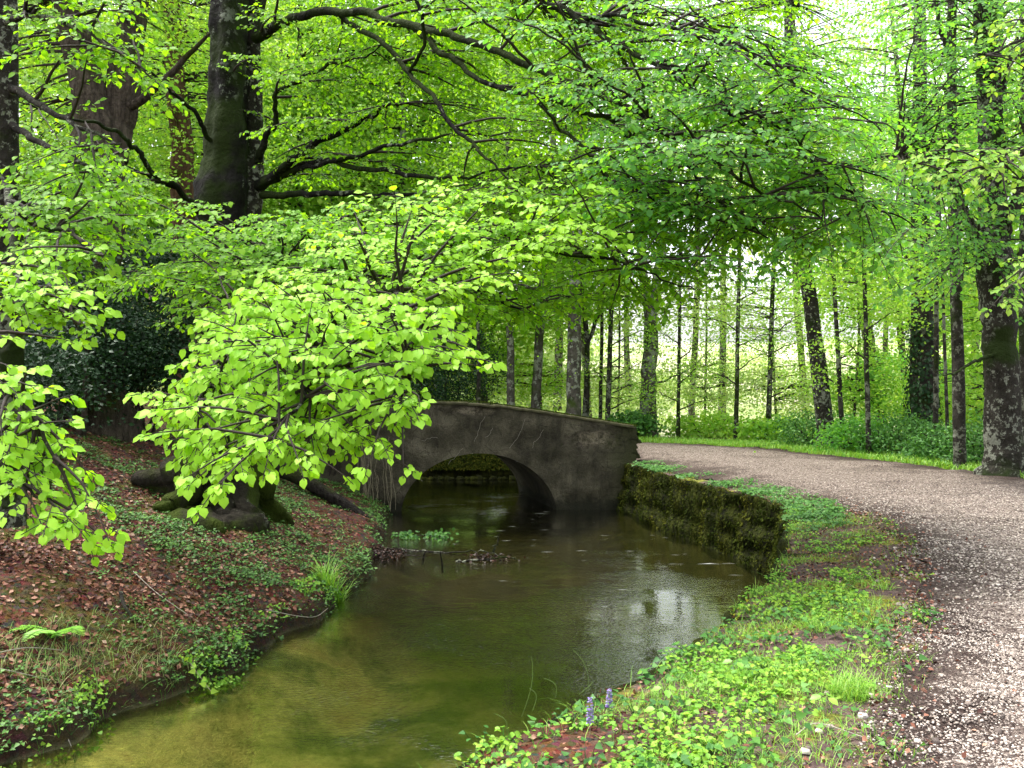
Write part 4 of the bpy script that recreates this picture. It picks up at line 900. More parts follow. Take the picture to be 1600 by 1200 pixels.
# background trees whose crowns close the wood
TBG = 'trees at the back of the wood'
for (lab, u, D, r, cls, leaf, bark) in [
    ('bright green tree glowing behind the left-edge trunk', 60, 26, .2, [(60, 130, 26, 3.6, 2, 3.2, 8500), (40, 330, 26, 3, 1.6, 2, 5000)], 'back', 'grey_bark'),
    ('yellow-green tree glimpsed between the reddish trunk and great beech', 300, 29, .2, [(285, 190, 29, 3.6, 2, 3.6, 9000), (300, 370, 28, 2.6, 1.6, 1.6, 4500)], 'back', 'grey_bark'),
    ('tall luminous tree behind the second stem of the great beech', 470, 30, .25, [(470, 60, 30, 4.2, 2, 3.2, 8500), (480, 240, 30, 4, 2, 3, 8500)], 'back', 'grey_bark'),
    ('luminous spreading tree behind the long level limbs', 640, 30, .25, [(630, 100, 31, 4, 2, 3.2, 7500), (620, 300, 31, 4, 2, 3, 8000), (620, 450, 30, 3.4, 2, 1.8, 5000)], 'back', 'grey_bark'),
    ('pale leafy tree behind the black slim stem', 760, 31, .2, [(760, 80, 32, 4, 2, 3, 6500), (770, 330, 31, 4, 2, 3, 6500), (740, 510, 31, 2.6, 1.5, 1.5, 3200)], 'back', 'grey_bark'),
    ('tall tree whose crown shows pale sky gaps above the grey upright trunk', 920, 34, .25, [(900, 60, 34, 4, 2, 3, 1800), (880, 290, 34, 3.4, 2, 2.4, 2000)], 'back', 'grey_bark'),
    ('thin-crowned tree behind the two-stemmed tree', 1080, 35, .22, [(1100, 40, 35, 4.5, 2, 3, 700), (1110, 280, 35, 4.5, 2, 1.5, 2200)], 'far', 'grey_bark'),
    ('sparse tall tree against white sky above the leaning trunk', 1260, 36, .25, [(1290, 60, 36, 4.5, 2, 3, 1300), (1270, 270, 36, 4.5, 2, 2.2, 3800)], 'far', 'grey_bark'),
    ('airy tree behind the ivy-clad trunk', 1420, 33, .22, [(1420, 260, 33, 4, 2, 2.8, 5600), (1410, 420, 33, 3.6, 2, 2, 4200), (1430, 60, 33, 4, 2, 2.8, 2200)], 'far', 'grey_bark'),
    ('leafy tree filling the right background behind the lichened trunk', 1580, 28, .22, [(1590, 200, 28, 3.2, 2, 2.6, 4000), (1580, 430, 28, 3, 2, 2.2, 5500), (1580, 600, 28, 2.4, 1.6, 1.2, 3000)], 'back', 'dark_bark')]:
    p = P(u, 640, D); vb = 600+(CAMZ-gz(p[0], D))/D*F
    q_ = U(-22, 22); r *= .62
    tree('beech_tree', lab, 'tree', [(u, vb+5, D, r*1.5), (u+q_*.1, vb-30, D, r), (u+q_*.7, 500, D, r*.9), (u+q_, 400, D, r*.85), (u+q_*.6, 200, D, r*.7), (u+q_*1.6, -60, D, r*.4)], [[(u+q_*.85, 450, D, r*.6), (u+q_+30, 390, D, r*.45), (u+q_+50, 300, D, r*.3)]], cls, M[bark], M[leaf], 9, TBG, .19, twigs=.22)
YG = 'young trees behind the path'
for (lab, u, D, cls) in [
    ('young beech with pale level sprays behind the short leaning trunk', 850, 30, [(850, 480, 30, 1.8, 1.2, 1.0, 2200), (830, 590, 30, 1.5, 1, .6, 1500)]),
    ('young beech whose sprays fill the space left of the two-stemmed tree', 965, 31, [(960, 470, 31, 1.7, 1.2, 1.1, 1800), (955, 600, 31, 1.4, 1, .8, 1500)]),
    ('young beech leafing out low between the two thin saplings', 1100, 30, [(1090, 460, 30, 1.9, 1.2, 1.2, 2300), (1110, 590, 30, 1.8, 1, .9, 2000)]),
    ('young beech with airy level tiers behind the bent sapling', 1215, 29, [(1190, 480, 29, 1.8, 1.2, 1.2, 2100), (1225, 600, 29, 1.6, 1, .9, 2000)]),
    ('young beech filling the gap right of the leaning trunk', 1330, 26, [(1330, 450, 26, 1.5, 1.2, 1.2, 2200), (1335, 590, 26, 1.3, 1, .9, 2000)]),
    ('young beech seen between the ivy-clad trunk and dark straight trunk', 1470, 24, [(1475, 470, 24, 1.1, 1, 1.2, 2000), (1470, 620, 24, 1.0, 1, .9, 1800)]),
    ('young beech low behind the large lichened trunk', 1540, 22, [(1545, 480, 22, 1.0, 1, 1.0, 1800), (1530, 630, 22, .8, .8, .8, 1500)]),
    ('young beech above the left half of the bridge parapet', 700, 30, [(700, 480, 30, 1.9, 1.2, 1.2, 2400), (650, 590, 30, 1.5, 1, .8, 1500)])]:
    p = P(u, 640, D); vb = 600+(CAMZ-gz(p[0], D))/D*F; q_ = U(-14, 14)
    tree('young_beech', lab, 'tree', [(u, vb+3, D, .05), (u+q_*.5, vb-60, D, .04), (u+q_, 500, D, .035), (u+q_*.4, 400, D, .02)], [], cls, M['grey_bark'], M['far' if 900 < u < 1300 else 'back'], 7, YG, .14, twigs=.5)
# the wood beyond: one mass of leaves
g = MB()
for i in range(210):
    D = U(38, 58); u = U(-250, 1850); v = 600-U(-40, 700)*.8
    if 840 < u < 1420 and v > 250 and U(0, 1) < .85: continue
    if u > 850 and v < 330 and U(0, 1) < (.88 if u < 1450 else .5): continue
    if u > 850 and v < 150 and U(0, 1) < .6: continue
    p = P(u, v, D)
    cloud(g, p, (U(2.5, 4.5), 1.6, U(1.6, 3)), 1700, .23, CLUMP, (0, -.6, .5), .3, 26, .8)
# understorey of the far wood on the slope
for i in range(60):
    D = U(34, 60); u = U(-200, 1800); p = P(u, 600, D); p[2] = gz(p[0], D)+.6
    cloud(g, p, (U(1.5, 3), 1.2, U(.6, 1.2)), 1500, .13, LEAF4, (0, -.6, .5), .3, 26, .5)
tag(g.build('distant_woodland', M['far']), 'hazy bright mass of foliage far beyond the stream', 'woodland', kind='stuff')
TF = 'slender trunks in the far wood'
g0 = None
FT = []
proto = thing('distant_tree', 'grey slender trunk far off in the wood, one of many', 'tree', (0, 0, 0), TF)
g = MB(); g.tube(smooth([(0, 0, -.5), (.05, 0, 3), (-.1, 0, 7), (.15, .1, 12), (0, 0, 18)], 5), np.linspace(.17, .05, 21), 8, .06); g.build('trunk', M['grey_bark'], proto)
spots = [(215, 33), (520, 36), (575, 39), (690, 35), (725, 40), (1128, 36), (1385, 42), (870, 38), (985, 40), (1520, 36), (420, 37), (340, 41)]
for i, (u, D) in enumerate(spots):
    o = proto if i == 0 else proto.copy()
    if i:
        COL.objects.link(o)
        for ch in [c_ for c_ in proto.children]:
            c_ = ch.copy(); COL.objects.link(c_); c_.parent = o; c_.location = (0, 0, 0)
    p = P(u, 600, D); o.location = (p[0], D, gz(p[0], D)); o.rotation_euler = (U(-.04, .04), U(-.05, .05), U(0, 6)); s_ = U(.8, 1.3); o.scale = (s_, s_, 1)

# ================================================================= ground life
def scatter_xy(n, xr_, yr_, dens):
    x = U(*xr_, n); y = U(*yr_, n); k = rng.random(n) < dens(x, y); return x[k], y[k]
def flat_leaves(x, y, size, tp=LEAF4, tilt=.35, lift=.01, up=None):
    n = len(x); N_ = hn(x, y); o = np.stack([x, y, h(x, y)+lift*U(.3, 1.6, n)], -1)
    A = norm(rng.normal(0, 1, (n, 3))-0); A = norm(A-N_*np.sum(A*N_, 1, keepdims=True)*(1-.3))
    X, A, Z = frame(A, N_+rng.normal(0, tilt, (n, 3))); S_ = (size*U(.6, 1.2, n))[:, None]
    return o, X*S_, A*S_, Z*S_
# leaf litter, left bank
x, y = scatter_xy(230000, (-13, -1.9), (4.5, 24), lambda x, y: (xl(y)-x > .12)*np.clip(1.15-y/17, .12, 1)*(np.abs(x)/np.maximum(y, 1) < .68)*np.clip(.62+.45*nz(x, y, .9, 2), .08, 1))
g = MB(); g.inst(LEAF4, *flat_leaves(x, y, .062, tilt=.5, lift=.015)); tag(g.build('leaf_litter', M['litter']), 'rust-brown fallen leaves covering the left bank', 'leaf litter', kind='stuff')
# litter, right bank
x, y = scatter_xy(60000, (-1, 5), (2.6, 14), lambda x, y: (x-xr(y) > .02)*(path_sd(x, y) < .15)*np.clip(.4+.45*nz(x, y, 2.2, 3), .05, 1))
x2, y2 = scatter_xy(16000, (.8, 6), (2.6, 14), lambda x, y: (path_sd(x, y) > -.1)*(path_sd(x, y) < .9)*np.clip(1-path_sd(x, y), 0, 1)*(x/y < .62)); x = np.concatenate([x, x2]); y = np.concatenate([y, y2])
g = MB(); oo = flat_leaves(x, y, .034, tilt=.5, lift=.012); oo[0][-len(x2):, 2] += .035; g.inst(LEAF4, *oo); tag(g.build('leaf_litter', M['litter']), 'small brown leaves among the herbs on the right bank', 'leaf litter', kind='stuff')
# ivy and ground plants on the left bank
def plants(x, y, size, per, hgt, tp, spread, key_rnd=None, mb=None, stem=True, face=(0, -.25, 1)):
    n = len(x); k = np.repeat(np.arange(n), per); m = len(k)
    a = U(0, 6.28, m); r = spread*np.sqrt(U(0.05, 1, m)); z0 = h(x, y)
    hh = (hgt*U(.4, 1.2, n))[k]*U(.6, 1.05, m)
    ox = x[k]+np.cos(a)*r; oy = y[k]+np.sin(a)*r
    O = np.stack([ox, oy, np.maximum(z0[k], h(ox, oy)-.03)+hh], -1)
    A = norm(np.stack([np.cos(a), np.sin(a), U(-.5, .25, m)], -1)+rng.normal(0, .2, (m, 3)))
    X, A, Z = frame(A, np.asarray(face)+rng.normal(0, .3, (m, 3))); S_ = (size*U(.55, 1.15, n)[k]*U(.75, 1.1, m))[:, None]
    rn = np.clip(U(0, 1, n)[k]*.8+U(0, .25, m), 0, 1)
    mb.inst(tp, O, X*S_, A*S_, Z*S_, 0, rn)
    if stem:
        B = np.stack([x[k], y[k], z0[k]-.01], -1); mb.segs(B, O, .0016, .0012, 3)
L_edge = lambda x, y: xl(y)-x
x, y = scatter_xy(110000, (-9, -1.9), (5, 19.2), lambda x, y: (L_edge(x, y) > .02)*np.where((y < 9.5)*(L_edge(x, y) > .7), .35, 1)*(np.abs(x)/y < .66)*np.clip(1.1-y/24, .3, 1)*np.clip(.06+.50*nz(x, y, 1.1, 4)+.30*nz(x, y, 3.3, 5)+.3*np.exp(-(L_edge(x, y)/.3)**2)+.34*sst((y-9.5)/3), 0, 1)*.8)
g = MB(); plants(x, y, .042, 4, .045, IVY, .08, mb=g); tag(g.build('ivy_ground_cover', M['ivy']), 'ivy and small green plants creeping over the left bank', 'ivy', kind='stuff')
# foliage fringe over the waterline on the left
x, y = scatter_xy(26000, (-6, -1.8), (5.5, 12), lambda x, y: (np.abs(L_edge(x, y)-.1-.2*nz(x, y, 1.5, 3)) < .2)*np.clip(.15+.6*nz(x, y, 2.4, 6), 0, 1))
g = MB(); plants(x, y, .045, 4, .09, IVY, .07, mb=g, face=(.5, -.6, .7)); tag(g.build('waterside_ivy', M['herb']), 'light green ivy fringe hanging at the left waterline', 'ivy', kind='stuff')
def grass(x, y, ln, w, mb, lean=.35, rn=None):
    n = len(x); o = np.stack([x, y, h(x, y)-.01], -1); a = U(0, 6.28, n)
    out = np.stack([np.cos(a), np.sin(a), 0*a], -1); A = norm(out*U(0, lean, n)[:, None]*1.5+[0, 0, 1.]); X, A, Z = frame(A, out+[0, 0, .01])
    Z = Z*np.where(Z[:, :1]*out[:, :1]+Z[:, 1:2]*out[:, 1:2] < 0, -1, 1)
    L = (ln*U(.5, 1.25, n))[:, None]; mb.inst(BLADE, o, X*w*U(.7, 1.2, n)[:, None], A*L, Z*L, 0, rn)
# mixed grass patch at near left bank, and strands
x, y = scatter_xy(26000, (-5.5, -2.6), (5.8, 10.5), lambda x, y: (L_edge(x, y) > .03)*(L_edge(x, y) < 1.2)*np.exp(-((y-7.5)/.8)**2)*np.clip(.5+.5*nz(x, y, 2.5, 8), .05, 1))
g = MB(); grass(x, y, .17, .0065, g, .9); tag(g.build('bank_grass', M['drygrass']), 'pale wispy grass patch low on the near left bank', 'grass', kind='stuff')
x, y = scatter_xy(260000, (-6, -1.9), (7.5, 19), lambda x, y: (L_edge(x, y) > .02)*(L_edge(x, y) < 3)*np.clip(.25+.9*nz(x, y, 1.1, 7), 0, 1)*.9)
g = MB(); grass(x, y, .028, .010, g, 1.2); tag(g.build('bank_moss', M['moss']), 'short mossy growth on the far left bank', 'moss', kind='stuff')
# right bank herbs
RB = lambda x, y: (x-xr(y) > -.03)*(path_sd(x, y) < .22)
vf = lambda x, y: np.clip((.30-path_sd(x, y))/.9, .02, 1)
x, y = scatter_xy(60000, (-1, 5), (2.6, 14.5), lambda x, y: RB(x, y)*vf(x, y)**1.3*np.clip(.25+.95*nz(x, y, 1.9, 5)+.35*nz(x, y, 5, 7), .02, 1)*.42*np.clip((15-y)/9, .35, 1))
g = MB(); plants(x, y, .036, 6, .055, LEAF, .065, mb=g); tag(g.build('herb_ground_cover', M['herb']), 'fresh light green herbs carpeting the right bank', 'herbs', kind='stuff')
x, y = scatter_xy(5000, (-1, 4), (2.8, 7), lambda x, y: RB(x, y)*vf(x, y)*np.clip(.2+.7*nz(x, y, 3, 8), 0, 1)*.4)
g = MB(); plants(x, y, .05, 5, .09, IVY, .09, mb=g); tag(g.build('clover_patch', M['under']), 'bluish green clover-like leaves among the herbs in the foreground', 'herbs', kind='stuff')
x, y = scatter_xy(420000, (-1, 5), (2.6, 15), lambda x, y: RB(x, y)*(vf(x, y)**.8)*np.clip(.34+.8*nz(x, y, 1.3, 9), .02, 1)*.6*np.clip((17-y)/10, .4, 1))
g = MB(); grass(x, y, .09, .0042, g, .9); 
x, y = scatter_xy(3000, (-1, 4), (2.6, 14), lambda x, y: (np.abs(x-xr(y)-.05) < .12))
grass(x, y, .17, .005, g, .8)
tag(g.build('bank_grass', M['grass']), 'green grass growing through the herbs on the right bank', 'grass', kind='stuff')
x, y = scatter_xy(90000, (1.2, 5), (6, 20), lambda x, y: (x-xr(y) > .0)*(path_sd(x, y) < .1)*np.clip(nz(x, y, 1.1, 10)*1.3+.2+(y > 12)*.3, 0, 1)*.9)
g = MB(); grass(x, y, .026, .014, g, 1.0); tag(g.build('bank_moss', M['mossy_bright']), 'golden green moss along the rim of the right bank', 'moss', kind='stuff')
x, y = scatter_xy(60000, (2.2, 4.8), (10.5, 19.6), lambda x, y: (x-xr(y) > -.02)*(x-xr(y) < .75)*np.clip(.1+.9*nz(x, y, 1.3, 11)+.8*np.exp(-((y-12.6)/.7)**2), 0, 1)*.35)
g = MB(); plants(x, y, .05, 4, .07, IVY, .09, mb=g); tag(g.build('rim_plants', M['under']), 'bluish green creeping plants along the rim of the retaining wall', 'creeper', kind='stuff')
# grass strip beyond the path
x, y = scatter_xy(90000, (1.5, 10), (13, 28.5), lambda x, y: (ip(y, PR)-x < .1)*(ip(y, PR)-x > -1.5-(y > 22)*1.5))
g = MB(); grass(x, y, .15, .02, g, .6); tag(g.build('verge_grass', M['grass']), 'bright grass verge along the far edge of the path', 'grass', kind='stuff')
# gravel chips
def gravel(n, xr_, yr_, s, dens):
    x, y = scatter_xy(n, xr_, yr_, dens); m = len(x); o = np.stack([x, y, h(x, y, True)+.016+0*x], -1)
    a = U(0, 6.28, m); X = np.stack([np.cos(a), np.sin(a), U(-.3, .3, m)], -1); Y = np.stack([-np.sin(a), np.cos(a), U(-.3, .3, m)], -1); Z = np.cross(X, Y)
    S_ = (s*U(.5, 1.3, m)**1.4)[:, None]; g.inst(STONE, o, X*S_, Y*S_*U(.6, 1, m)[:, None], Z*S_*.6)
g = MB()
gd = lambda x, y: (path_sd(x, y) > -.1)*(x/y < .62)*np.clip(.12+.8*sst((path_sd(x, y)+.1+.35*nz(x, y, 1.5, 3))/.9), 0, 1)
gravel(150000, (.8, 4), (2.6, 6.5), .0062, gd); gravel(150000, (2.5, 7.6), (6.2, 15.5), .0088, lambda x, y: gd(x, y)*np.clip((15.5-y)/8, 0, 1)**1.3*np.clip((y-6.2)/.8, .4, 1))
gravel(900, (.8, 6), (2.6, 9), .018, lambda x, y: (path_sd(x, y) > -.4)*1.0)
tag(g.build('gravel', M['gravel']), 'pale pinkish gravel chips loose on the path', 'gravel', kind='stuff')

# ---- single plants and pieces
def tuft(name, label, x, y, n, ln, w, rad, mat, lean=.6, cat='grass'):
    g = MB(); a = U(0, 6.28, n); r = rad*np.sqrt(U(0, 1, n)); grass(x+np.cos(a)*r, y+np.sin(a)*r, ln, w, g, lean); o = g.build(name, mat); return tag(o, label, cat)
p = P(512, 950, 11.4)
tuft('sedge_tuft', 'tall bright green sedge tuft at the left waterline', -2.33, 11.5, 220, .42, .014, .16, M['grass'], .5, 'sedge')
tuft('grass_tuft', 'dense green grass tuft beside the gravel edge in the foreground', 1.78, 4.65, 420, .13, .005, .11, M['grass'], .8)
tuft('grass_tuft', 'small grass tuft on bare soil by the middle of the path edge', 2.62, 6.6, 160, .09, .005, .12, M['grass'], 1)
tuft('grass_tuft', 'yellowish grass tuft spreading on dark soil above the dense tuft', 2.1, 6.0, 160, .10, .005, .16, M['grass'], 1)
tuft('grass_tuft', 'small grass clump near the far bend of the path edge', 2.95, 7.1, 120, .08, .006, .12, M['grass'], 1)
# fern
def fern(label, x, y, fronds, L):
    z = gz(x, y); t = thing('fern', label, 'fern', (x, y, z))
    for i in range(fronds):
        a = -2.6+i*1.0+U(-.2, .2); g = MB(); d = np.array([math.cos(a), math.sin(a), 0]); n = 26; tt = np.linspace(0, 1, n)
        c = np.array([x, y, z])+d*(L*tt)[:, None]+np.stack([0*tt, 0*tt, L*(.75*tt-.6*tt**2)], -1)
        g.segs(c[:-1], c[1:], .003, .002, 3)
        for sgn in (1, -1):
            A = norm(np.cross(d, [0, 0, 1])*sgn+d*.35+rng.normal(0, .06, (n, 3))); X, A, Z = frame(A, np.array([[0, -.3, 1]])+0*A); S_ = (L*.26*np.sin(np.clip(1.1-tt, 0, 1)*2.2))[:, None]
            g.inst(LEAF, c, X*S_*.32, A*S_, Z*S_*.3)
        g.build('frond', M['fern'], t)
fern('light green fern fronds among the litter on the near left bank', -4.05, 7.9, 3, .42)
# bugle flowers
for lab, u, v, hgt in (('purple flower spike standing in the foreground herbs', 922, 1165, .13), ('smaller purple flower spike right of the taller one', 952, 1130, .10)):
    D = 4.35 if u < 940 else 4.6; q = P(u, v, D); zz = gz(q[0], q[1]); t = thing('bugle_flower', lab, 'flower', (q[0], q[1], zz))
    g = MB(); g.segs([(q[0], q[1], zz)], [(q[0], q[1], zz+hgt+.06)], .002, .0015, 4); g.build('stem', M['stem'], t)
    g = MB(); n = 90; s_ = U(0, 1, n); a = U(0, 6.28, n); O = np.stack([q[0]+np.cos(a)*.004, q[1]+np.sin(a)*.004, zz+.06+hgt*s_], -1)
    A = norm(np.stack([np.cos(a), np.sin(a), U(-.2, .5, n)], -1)); X, A, Z = frame(A, np.array([[0, 0, 1.]])+0*A); S_ = (.019*(1.1-.5*s_))[:, None]; g.inst(LEAF, O, X*S_, A*S_, Z*S_); g.build('petals', M['bugle'], t)
# broad yellow-green weed leaves
k = 0
for lab, u, v, D in (('broad yellow-green seedling at the bottom beside a bent straw', 1290, 1090, 4.35), ('bright yellow-green seedling left of the foreground grass', 1030, 1130, 4.3), ('yellowish seedling in the middle of the foreground herbs', 1150, 1060, 5.0), ('lime seedling near the mossy rim of the bank', 1040, 1100, 4.7)):
    q = P(u, v, D); zz = gz(q[0], q[1]); t = thing('seedling', lab, 'plant', (q[0], q[1], zz))
    g = MB(); a = np.array([0.3, 2.4, 4.4])+U(0, 1); g.segs([(q[0], q[1], zz)]*3, np.stack([q[0]+.02*np.cos(a), q[1]+.02*np.sin(a), zz+.1+0*a], -1), .002, .0015, 4); g.build('stem', M['stem'], t)
    O = np.stack([q[0]+.02*np.cos(a), q[1]+.02*np.sin(a), zz+.1+0*a], -1); A = norm(np.stack([np.cos(a), np.sin(a)*.6, -.2+0*a], -1)); X, A, Z = frame(A, np.array([[0, -.5, 1.]])+0*A)
    for k in range(3):
        g = MB(); g.inst(LEAF, O[k:k+1], X[k:k+1]*.055, A[k:k+1]*.06, Z[k:k+1]*.055); g.build('leaf', M['fern'], t)
# long single grass stalks leaning over the water
g = MB()
for (u0, v0, u1, v1, D) in [(815, 1120, 830, 1025, 4.75), (832, 1110, 826, 1075, 4.7), (920, 1080, 895, 1015, 5.3), (790, 1150, 772, 1115, 4.5), (868, 1090, 850, 1060, 4.9), (905, 1085, 925, 1065, 5.2)]:
    a0, a1 = P(u0, v0, D), P(u1, v1, D); tt = np.linspace(0, 1, 9)[:, None]; cv = a0+(a1-a0)*tt+np.array([.03, 0, .02])*np.sin(tt*3.14); g.segs(cv[:-1], cv[1:], .0022, .0016, 3)
tag(g.build('grass_stalks', M['drygrass']), 'long thin seed stalks leaning over the water from the right bank', 'grass', kind='stuff')
# straw, stones
def stick(name, label, pts, r0, r1, mat, cat='stick', k=7):
    c = smooth(pts, 6); g = MB(); g.tube(c, np.linspace(r0, r1, len(c)), k, .1); return tag(g.build(name, mat), label, cat)
def gp(x, y, dz=0.01): return (x, y, gz(x, y)+dz)
stick('straw', 'pale bent straw lying at the bottom right of the herbs', [gp(1.28, 4.0, .03), gp(1.42, 4.12, .045), gp(1.6, 3.98, .02)], .003, .002, M['bleach'])
for lab, x, y, s_ in (('white pebble beside the dense grass tuft', 2.02, 4.75, .022), ('whitish stone lowest on the soil at the path edge', 1.86, 4.05, .026), ('pale stone between soil and gravel near the middle', 2.25, 4.9, .022), ('flat white stone on dark soil left of the gravel', 1.72, 4.35, .03), ('small white stone farther up at the path edge', 2.95, 6.0, .02)):
    g = MB(); g.inst(STONE, np.array([gp(x, y, .012)]), np.array([[s_, .004, 0]]), np.array([[-.004, s_*.7, 0]]), np.array([[0, 0, s_*.45]])); tag(g.build('pebble', M['whitestone']), lab, 'stone')
# fallen log and sticks
c0 = P(455, 752, 16.6); c1 = P(600, 829, 16.6)
stick('fallen_log', 'black wet fallen log sliding down the left bank into the water by the bridge', [(c0[0]-1.0, 17.6, gz(c0[0]-1.0, 17.6)+.25), (c0[0], 17.0, c0[2]+.05), ((c0[0]+c1[0])/2, 16.8, (c0[2]+c1[2])/2+.05), (c1[0]-.25, 16.6, c1[2]+.12), (c1[0], 16.6, c1[2]+.03)], .15, .09, M['log'], 'log', 12)
stick('dead_stick', 'short grey stick stuck in the ivy on the near left bank', [(-3.86, 8.75, gz(-3.86, 8.75)+.1), (-3.76, 8.6, gz(-3.76, 8.6)+.07), (-3.6, 8.45, gz(-3.6, 8.45)+.03)], .02, .016, M['dark_bark'])
for lab, pts in (('long thin twig slanting down the middle of the left bank', [gp(-4.1, 9.6, .02), gp(-3.7, 9.3, .03), gp(-3.2, 9.05, .02)]), ('pale bent twig at the lower left of the bank', [gp(-4.3, 7.3, .05), gp(-4.1, 7.5, .09), gp(-3.9, 7.7, .05)]), ('thin twig poking down into the water at the bottom left', [(-3.75, 7.0, .3), (-3.5, 6.9, .12), (-3.38, 6.85, -.05)]), ('crooked pale root overhanging the left waterline', [gp(-2.75, 9.9, .06), (-2.45, 10.1, .16), (-2.28, 10.3, .1), (-2.2, 10.6, .12)]), ('thin pale twig across the near left slope', [gp(-4.6, 7.0, .06), gp(-4.2, 7.05, .08), gp(-3.8, 7.3, .03)])):
    stick('twig', lab, pts, .006, .003, M['bleach'], 'twig', 5)
for lab, u, v, D in (('black snag poking straight out of the water before the bridge', 692, 884, 13.6), ('short black snag leaning right out of the water', 660, 874, 14.2)):
    q = P(u, v, D); dx = -.04 if u > 680 else .06; stick('snag', lab, [(q[0], q[1], -.1), (q[0]+dx*.4, q[1], .06), (q[0]+dx, q[1], .22 if u > 680 else .12)], .018, .010, M['log'], 'snag', 6)
# branch and debris raft in the water
t = thing('driftwood', 'half-sunk pale branch with caught debris in mid-stream', 'driftwood', (-.8, 14.5, 0))
g = MB()
for pl in ([(-2.3, 15.0, .02), (-1.7, 14.9, .03), (-1.1, 14.7, .03), (-.5, 14.6, .07), (-.2, 14.5, .02)], [(-.9, 14.0, .0), (-.5, 14.0, .05), (-.1, 14.05, .07), (.1, 14.1, .02)], [(-.3, 14.55, .05), (-.25, 14.6, .2), (-.2, 14.6, .33)]):
    cc = smooth(pl, 6); cc[:, :2] += rng.normal(0, .02, (len(cc), 2)); cc[:, 2] += rng.normal(-.015, .015, len(cc)); g.tube(cc, np.linspace(.022, .006, len(cc)), 7, .25)
g.build('branch', M['dark_bark'], t)
g = MB(); n = 170; x = rng.normal(-.35, .22, n); y = rng.normal(14.1, .1, n); O = np.stack([x, y, U(.0, .08, n)], -1); A_ = norm(rng.normal(0, 1, (n, 3))*[1, 1, .4]); X, A_, Z = frame(A_, rng.normal(0, 1, (n, 3))); g.inst(LEAF4, O, X*.05, A_*.06, Z*.05); g.build('caught_leaves', M['wetleaf'], t)
t = thing('debris_raft', 'dark leaves and twigs caught at the left waterline below the log', 'debris', (-2.0, 14.4, 0))
g = MB(); n = 700; x = U(-2.6, -1.75, n); y = 14.4+.18*rng.normal(0, 1, n); O = np.stack([x, y, U(-.01, .16, n)*np.clip((-1.45-x)/.8, .2, 1)], -1); A_ = norm(rng.normal(0, 1, (n, 3))*[1, 1, .5]); X, A_, Z = frame(A_, rng.normal(0, 1, (n, 3))); g.inst(LEAF4, O, X*.05, A_*.06, Z*.05); g.build('leaves', M['wetleaf'], t)
g = MB(); A0 = np.stack([U(-2.5, -1.5, 40), 14.4+.2*rng.normal(0, 1, 40), U(0, .08, 40)], -1); g.segs(A0, A0+rng.normal(0, .18, (40, 3))*[1, 1, .4], .006, .004, 4); g.build('tangle', M['twig'], t)
t = thing('water_plant', 'small leafy green branch floating in the water below the arch', 'plant', (-1.6, 16.2, 0))
g = MB()
for cx_ in (-1.88, -1.35):
    n = 90; x = rng.normal(cx_, .12, n); O = np.stack([x, 16.1+.1*rng.normal(0, 1, n), U(.0, .12, n)], -1); A_ = norm(rng.normal(0, 1, (n, 3))*[1, 1, .4]); X, A_, Z = frame(A_, np.array([0, -.8, .8])+rng.normal(0, .3, (n, 3))); g.inst(LEAF, O, X*.07, A_*.075, Z*.07)
g.build('leaves', M['under'], t); g = MB(); g.segs([(-2.0, 16.1, .02), (-1.6, 16.15, .05)], [(-1.6, 16.15, .05), (-1.2, 16.1, .03)], .008, .006, 4); g.build('stem', M['twig'], t)
# overhanging leafy sprig at left waterline
t = thing('ivy_sprig', 'ivy sprig trailing over the water from the near left bank', 'ivy', (-2.95, 8.2, .2))
g = MB(); n = 12; tt = np.linspace(0, 1, n); O = np.stack([-3.0+.3*tt, 8.2-.25*tt, .25-.2*tt], -1); A_ = norm(rng.normal(0, 1, (n, 3))); X, A_, Z = frame(A_, np.array([0, -.8, .8])+rng.normal(0, .3, (n, 3))); g.inst(IVY, O, X*.07, A_*.07, Z*.07); g.build('leaves', M['herb'], t)
g = MB(); g.segs(O[:-1], O[1:], .003, .003, 3); g.build('stem', M['stem'], t)
# flat pale slivers laid on the water as ripple streaks, mostly near the arch
g = MB()
def ripple(x0, y0, w, d, n):
    x = rng.normal(x0, w, n); y = rng.normal(y0, d, n); O = np.stack([x, y, .004+0*x], -1); L = U(.06, .28, n)[:, None]
    g.inst(LEAF4, O, np.array([[0, 1, 0]])*L*.10+0*O, np.array([[1, 0, 0.]])*L+rng.normal(0, .01, (n, 3))*[1, 1, 0], np.array([[0, 0, 1.]])*L*.1+0*O)
ripple(-2.15, 20.3, .16, .10, 45); ripple(-.2, 19.3, .5, .6, 10); ripple(.9, 15.5, 1.2, 1.5, 26); ripple(-1.7, 20.6, .3, .04, 20); ripple(.25, 22.6, .12, .04, 30); ripple(3.0, 13.8, .2, .03, 10)
tag(g.build('ripple_streaks', M['pale_streak']), 'white ripple streaks on the water under the arch', 'pale_streak', kind='stuff')

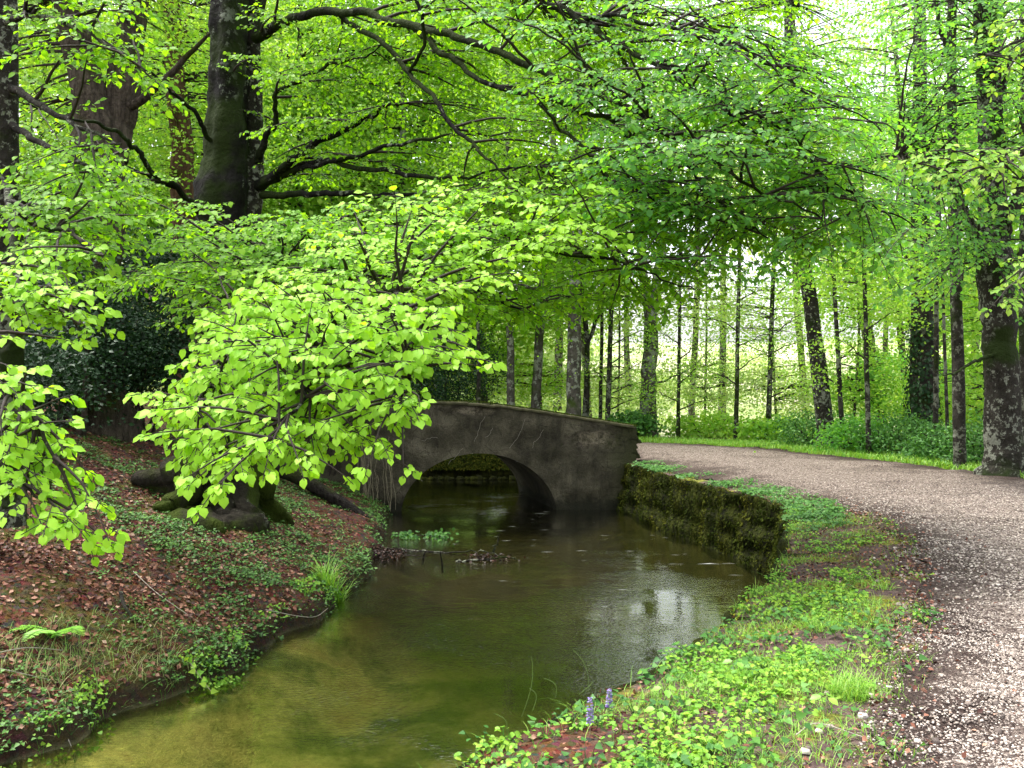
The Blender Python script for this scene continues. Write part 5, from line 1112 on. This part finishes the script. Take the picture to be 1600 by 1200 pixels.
# ------------------------------------------------------------ light, sky, camera
SUN_EL, SUN_AZ = R(70), R(295)      # azimuth from +Y clockwise: high, left of the view
w = bpy.data.worlds.new('World'); sc.world = w; w.use_nodes = True
nt = w.node_tree; nt.nodes.clear(); N = NT(nt)
sky = N.n('ShaderNodeTexSky'); sky.sky_type = 'NISHITA'; sky.sun_disc = False; sky.sun_elevation = SUN_EL; sky.sun_rotation = SUN_AZ; sky.air_density = 1.0; sky.dust_density = 4.0
hs = N.n('ShaderNodeHueSaturation'); hs.inputs['Saturation'].default_value = .25; hs.inputs['Value'].default_value = 1.5; N.l(sky.outputs[0], hs.inputs['Color'])
bg = N.n('ShaderNodeBackground'); bg.inputs[1].default_value = .15; N.l(hs.outputs[0], bg.inputs[0])
wo = N.n('ShaderNodeOutputWorld'); N.l(bg.outputs[0], wo.inputs[0])
sd = bpy.data.lights.new('sun', 'SUN'); sd.energy = 1.5; sd.angle = R(18); sd.color = (1, .96, .88)
so = bpy.data.objects.new('sun', sd); COL.objects.link(so)
dv = np.array([math.sin(SUN_AZ)*math.cos(SUN_EL), math.cos(SUN_AZ)*math.cos(SUN_EL), math.sin(SUN_EL)])
from mathutils import Vector
so.rotation_euler = Vector(dv).to_track_quat('Z', 'Y').to_euler(); so.location = tuple(dv*40)
cam = bpy.data.cameras.new('camera'); co_ = bpy.data.objects.new('camera', cam); COL.objects.link(co_); sc.camera = co_
co_.location = (0, 0, CAMZ); co_.rotation_euler = (R(90), 0, 0); cam.sensor_width = 36; cam.lens = 36*F/1600; cam.clip_end = 500; cam.clip_start = .05
sc.view_settings.view_transform = 'Standard'; sc.view_settings.look = 'None'; sc.view_settings.gamma = 1; sc.view_settings.exposure = 1.45
cy = sc.cycles; cy.max_bounces = 8; cy.diffuse_bounces = 4; cy.glossy_bounces = 3; cy.transmission_bounces = 5; cy.transparent_max_bounces = 8; cy.caustics_reflective = False; cy.caustics_refractive = False
cy.sample_clamp_indirect = 6; cy.use_denoising = True
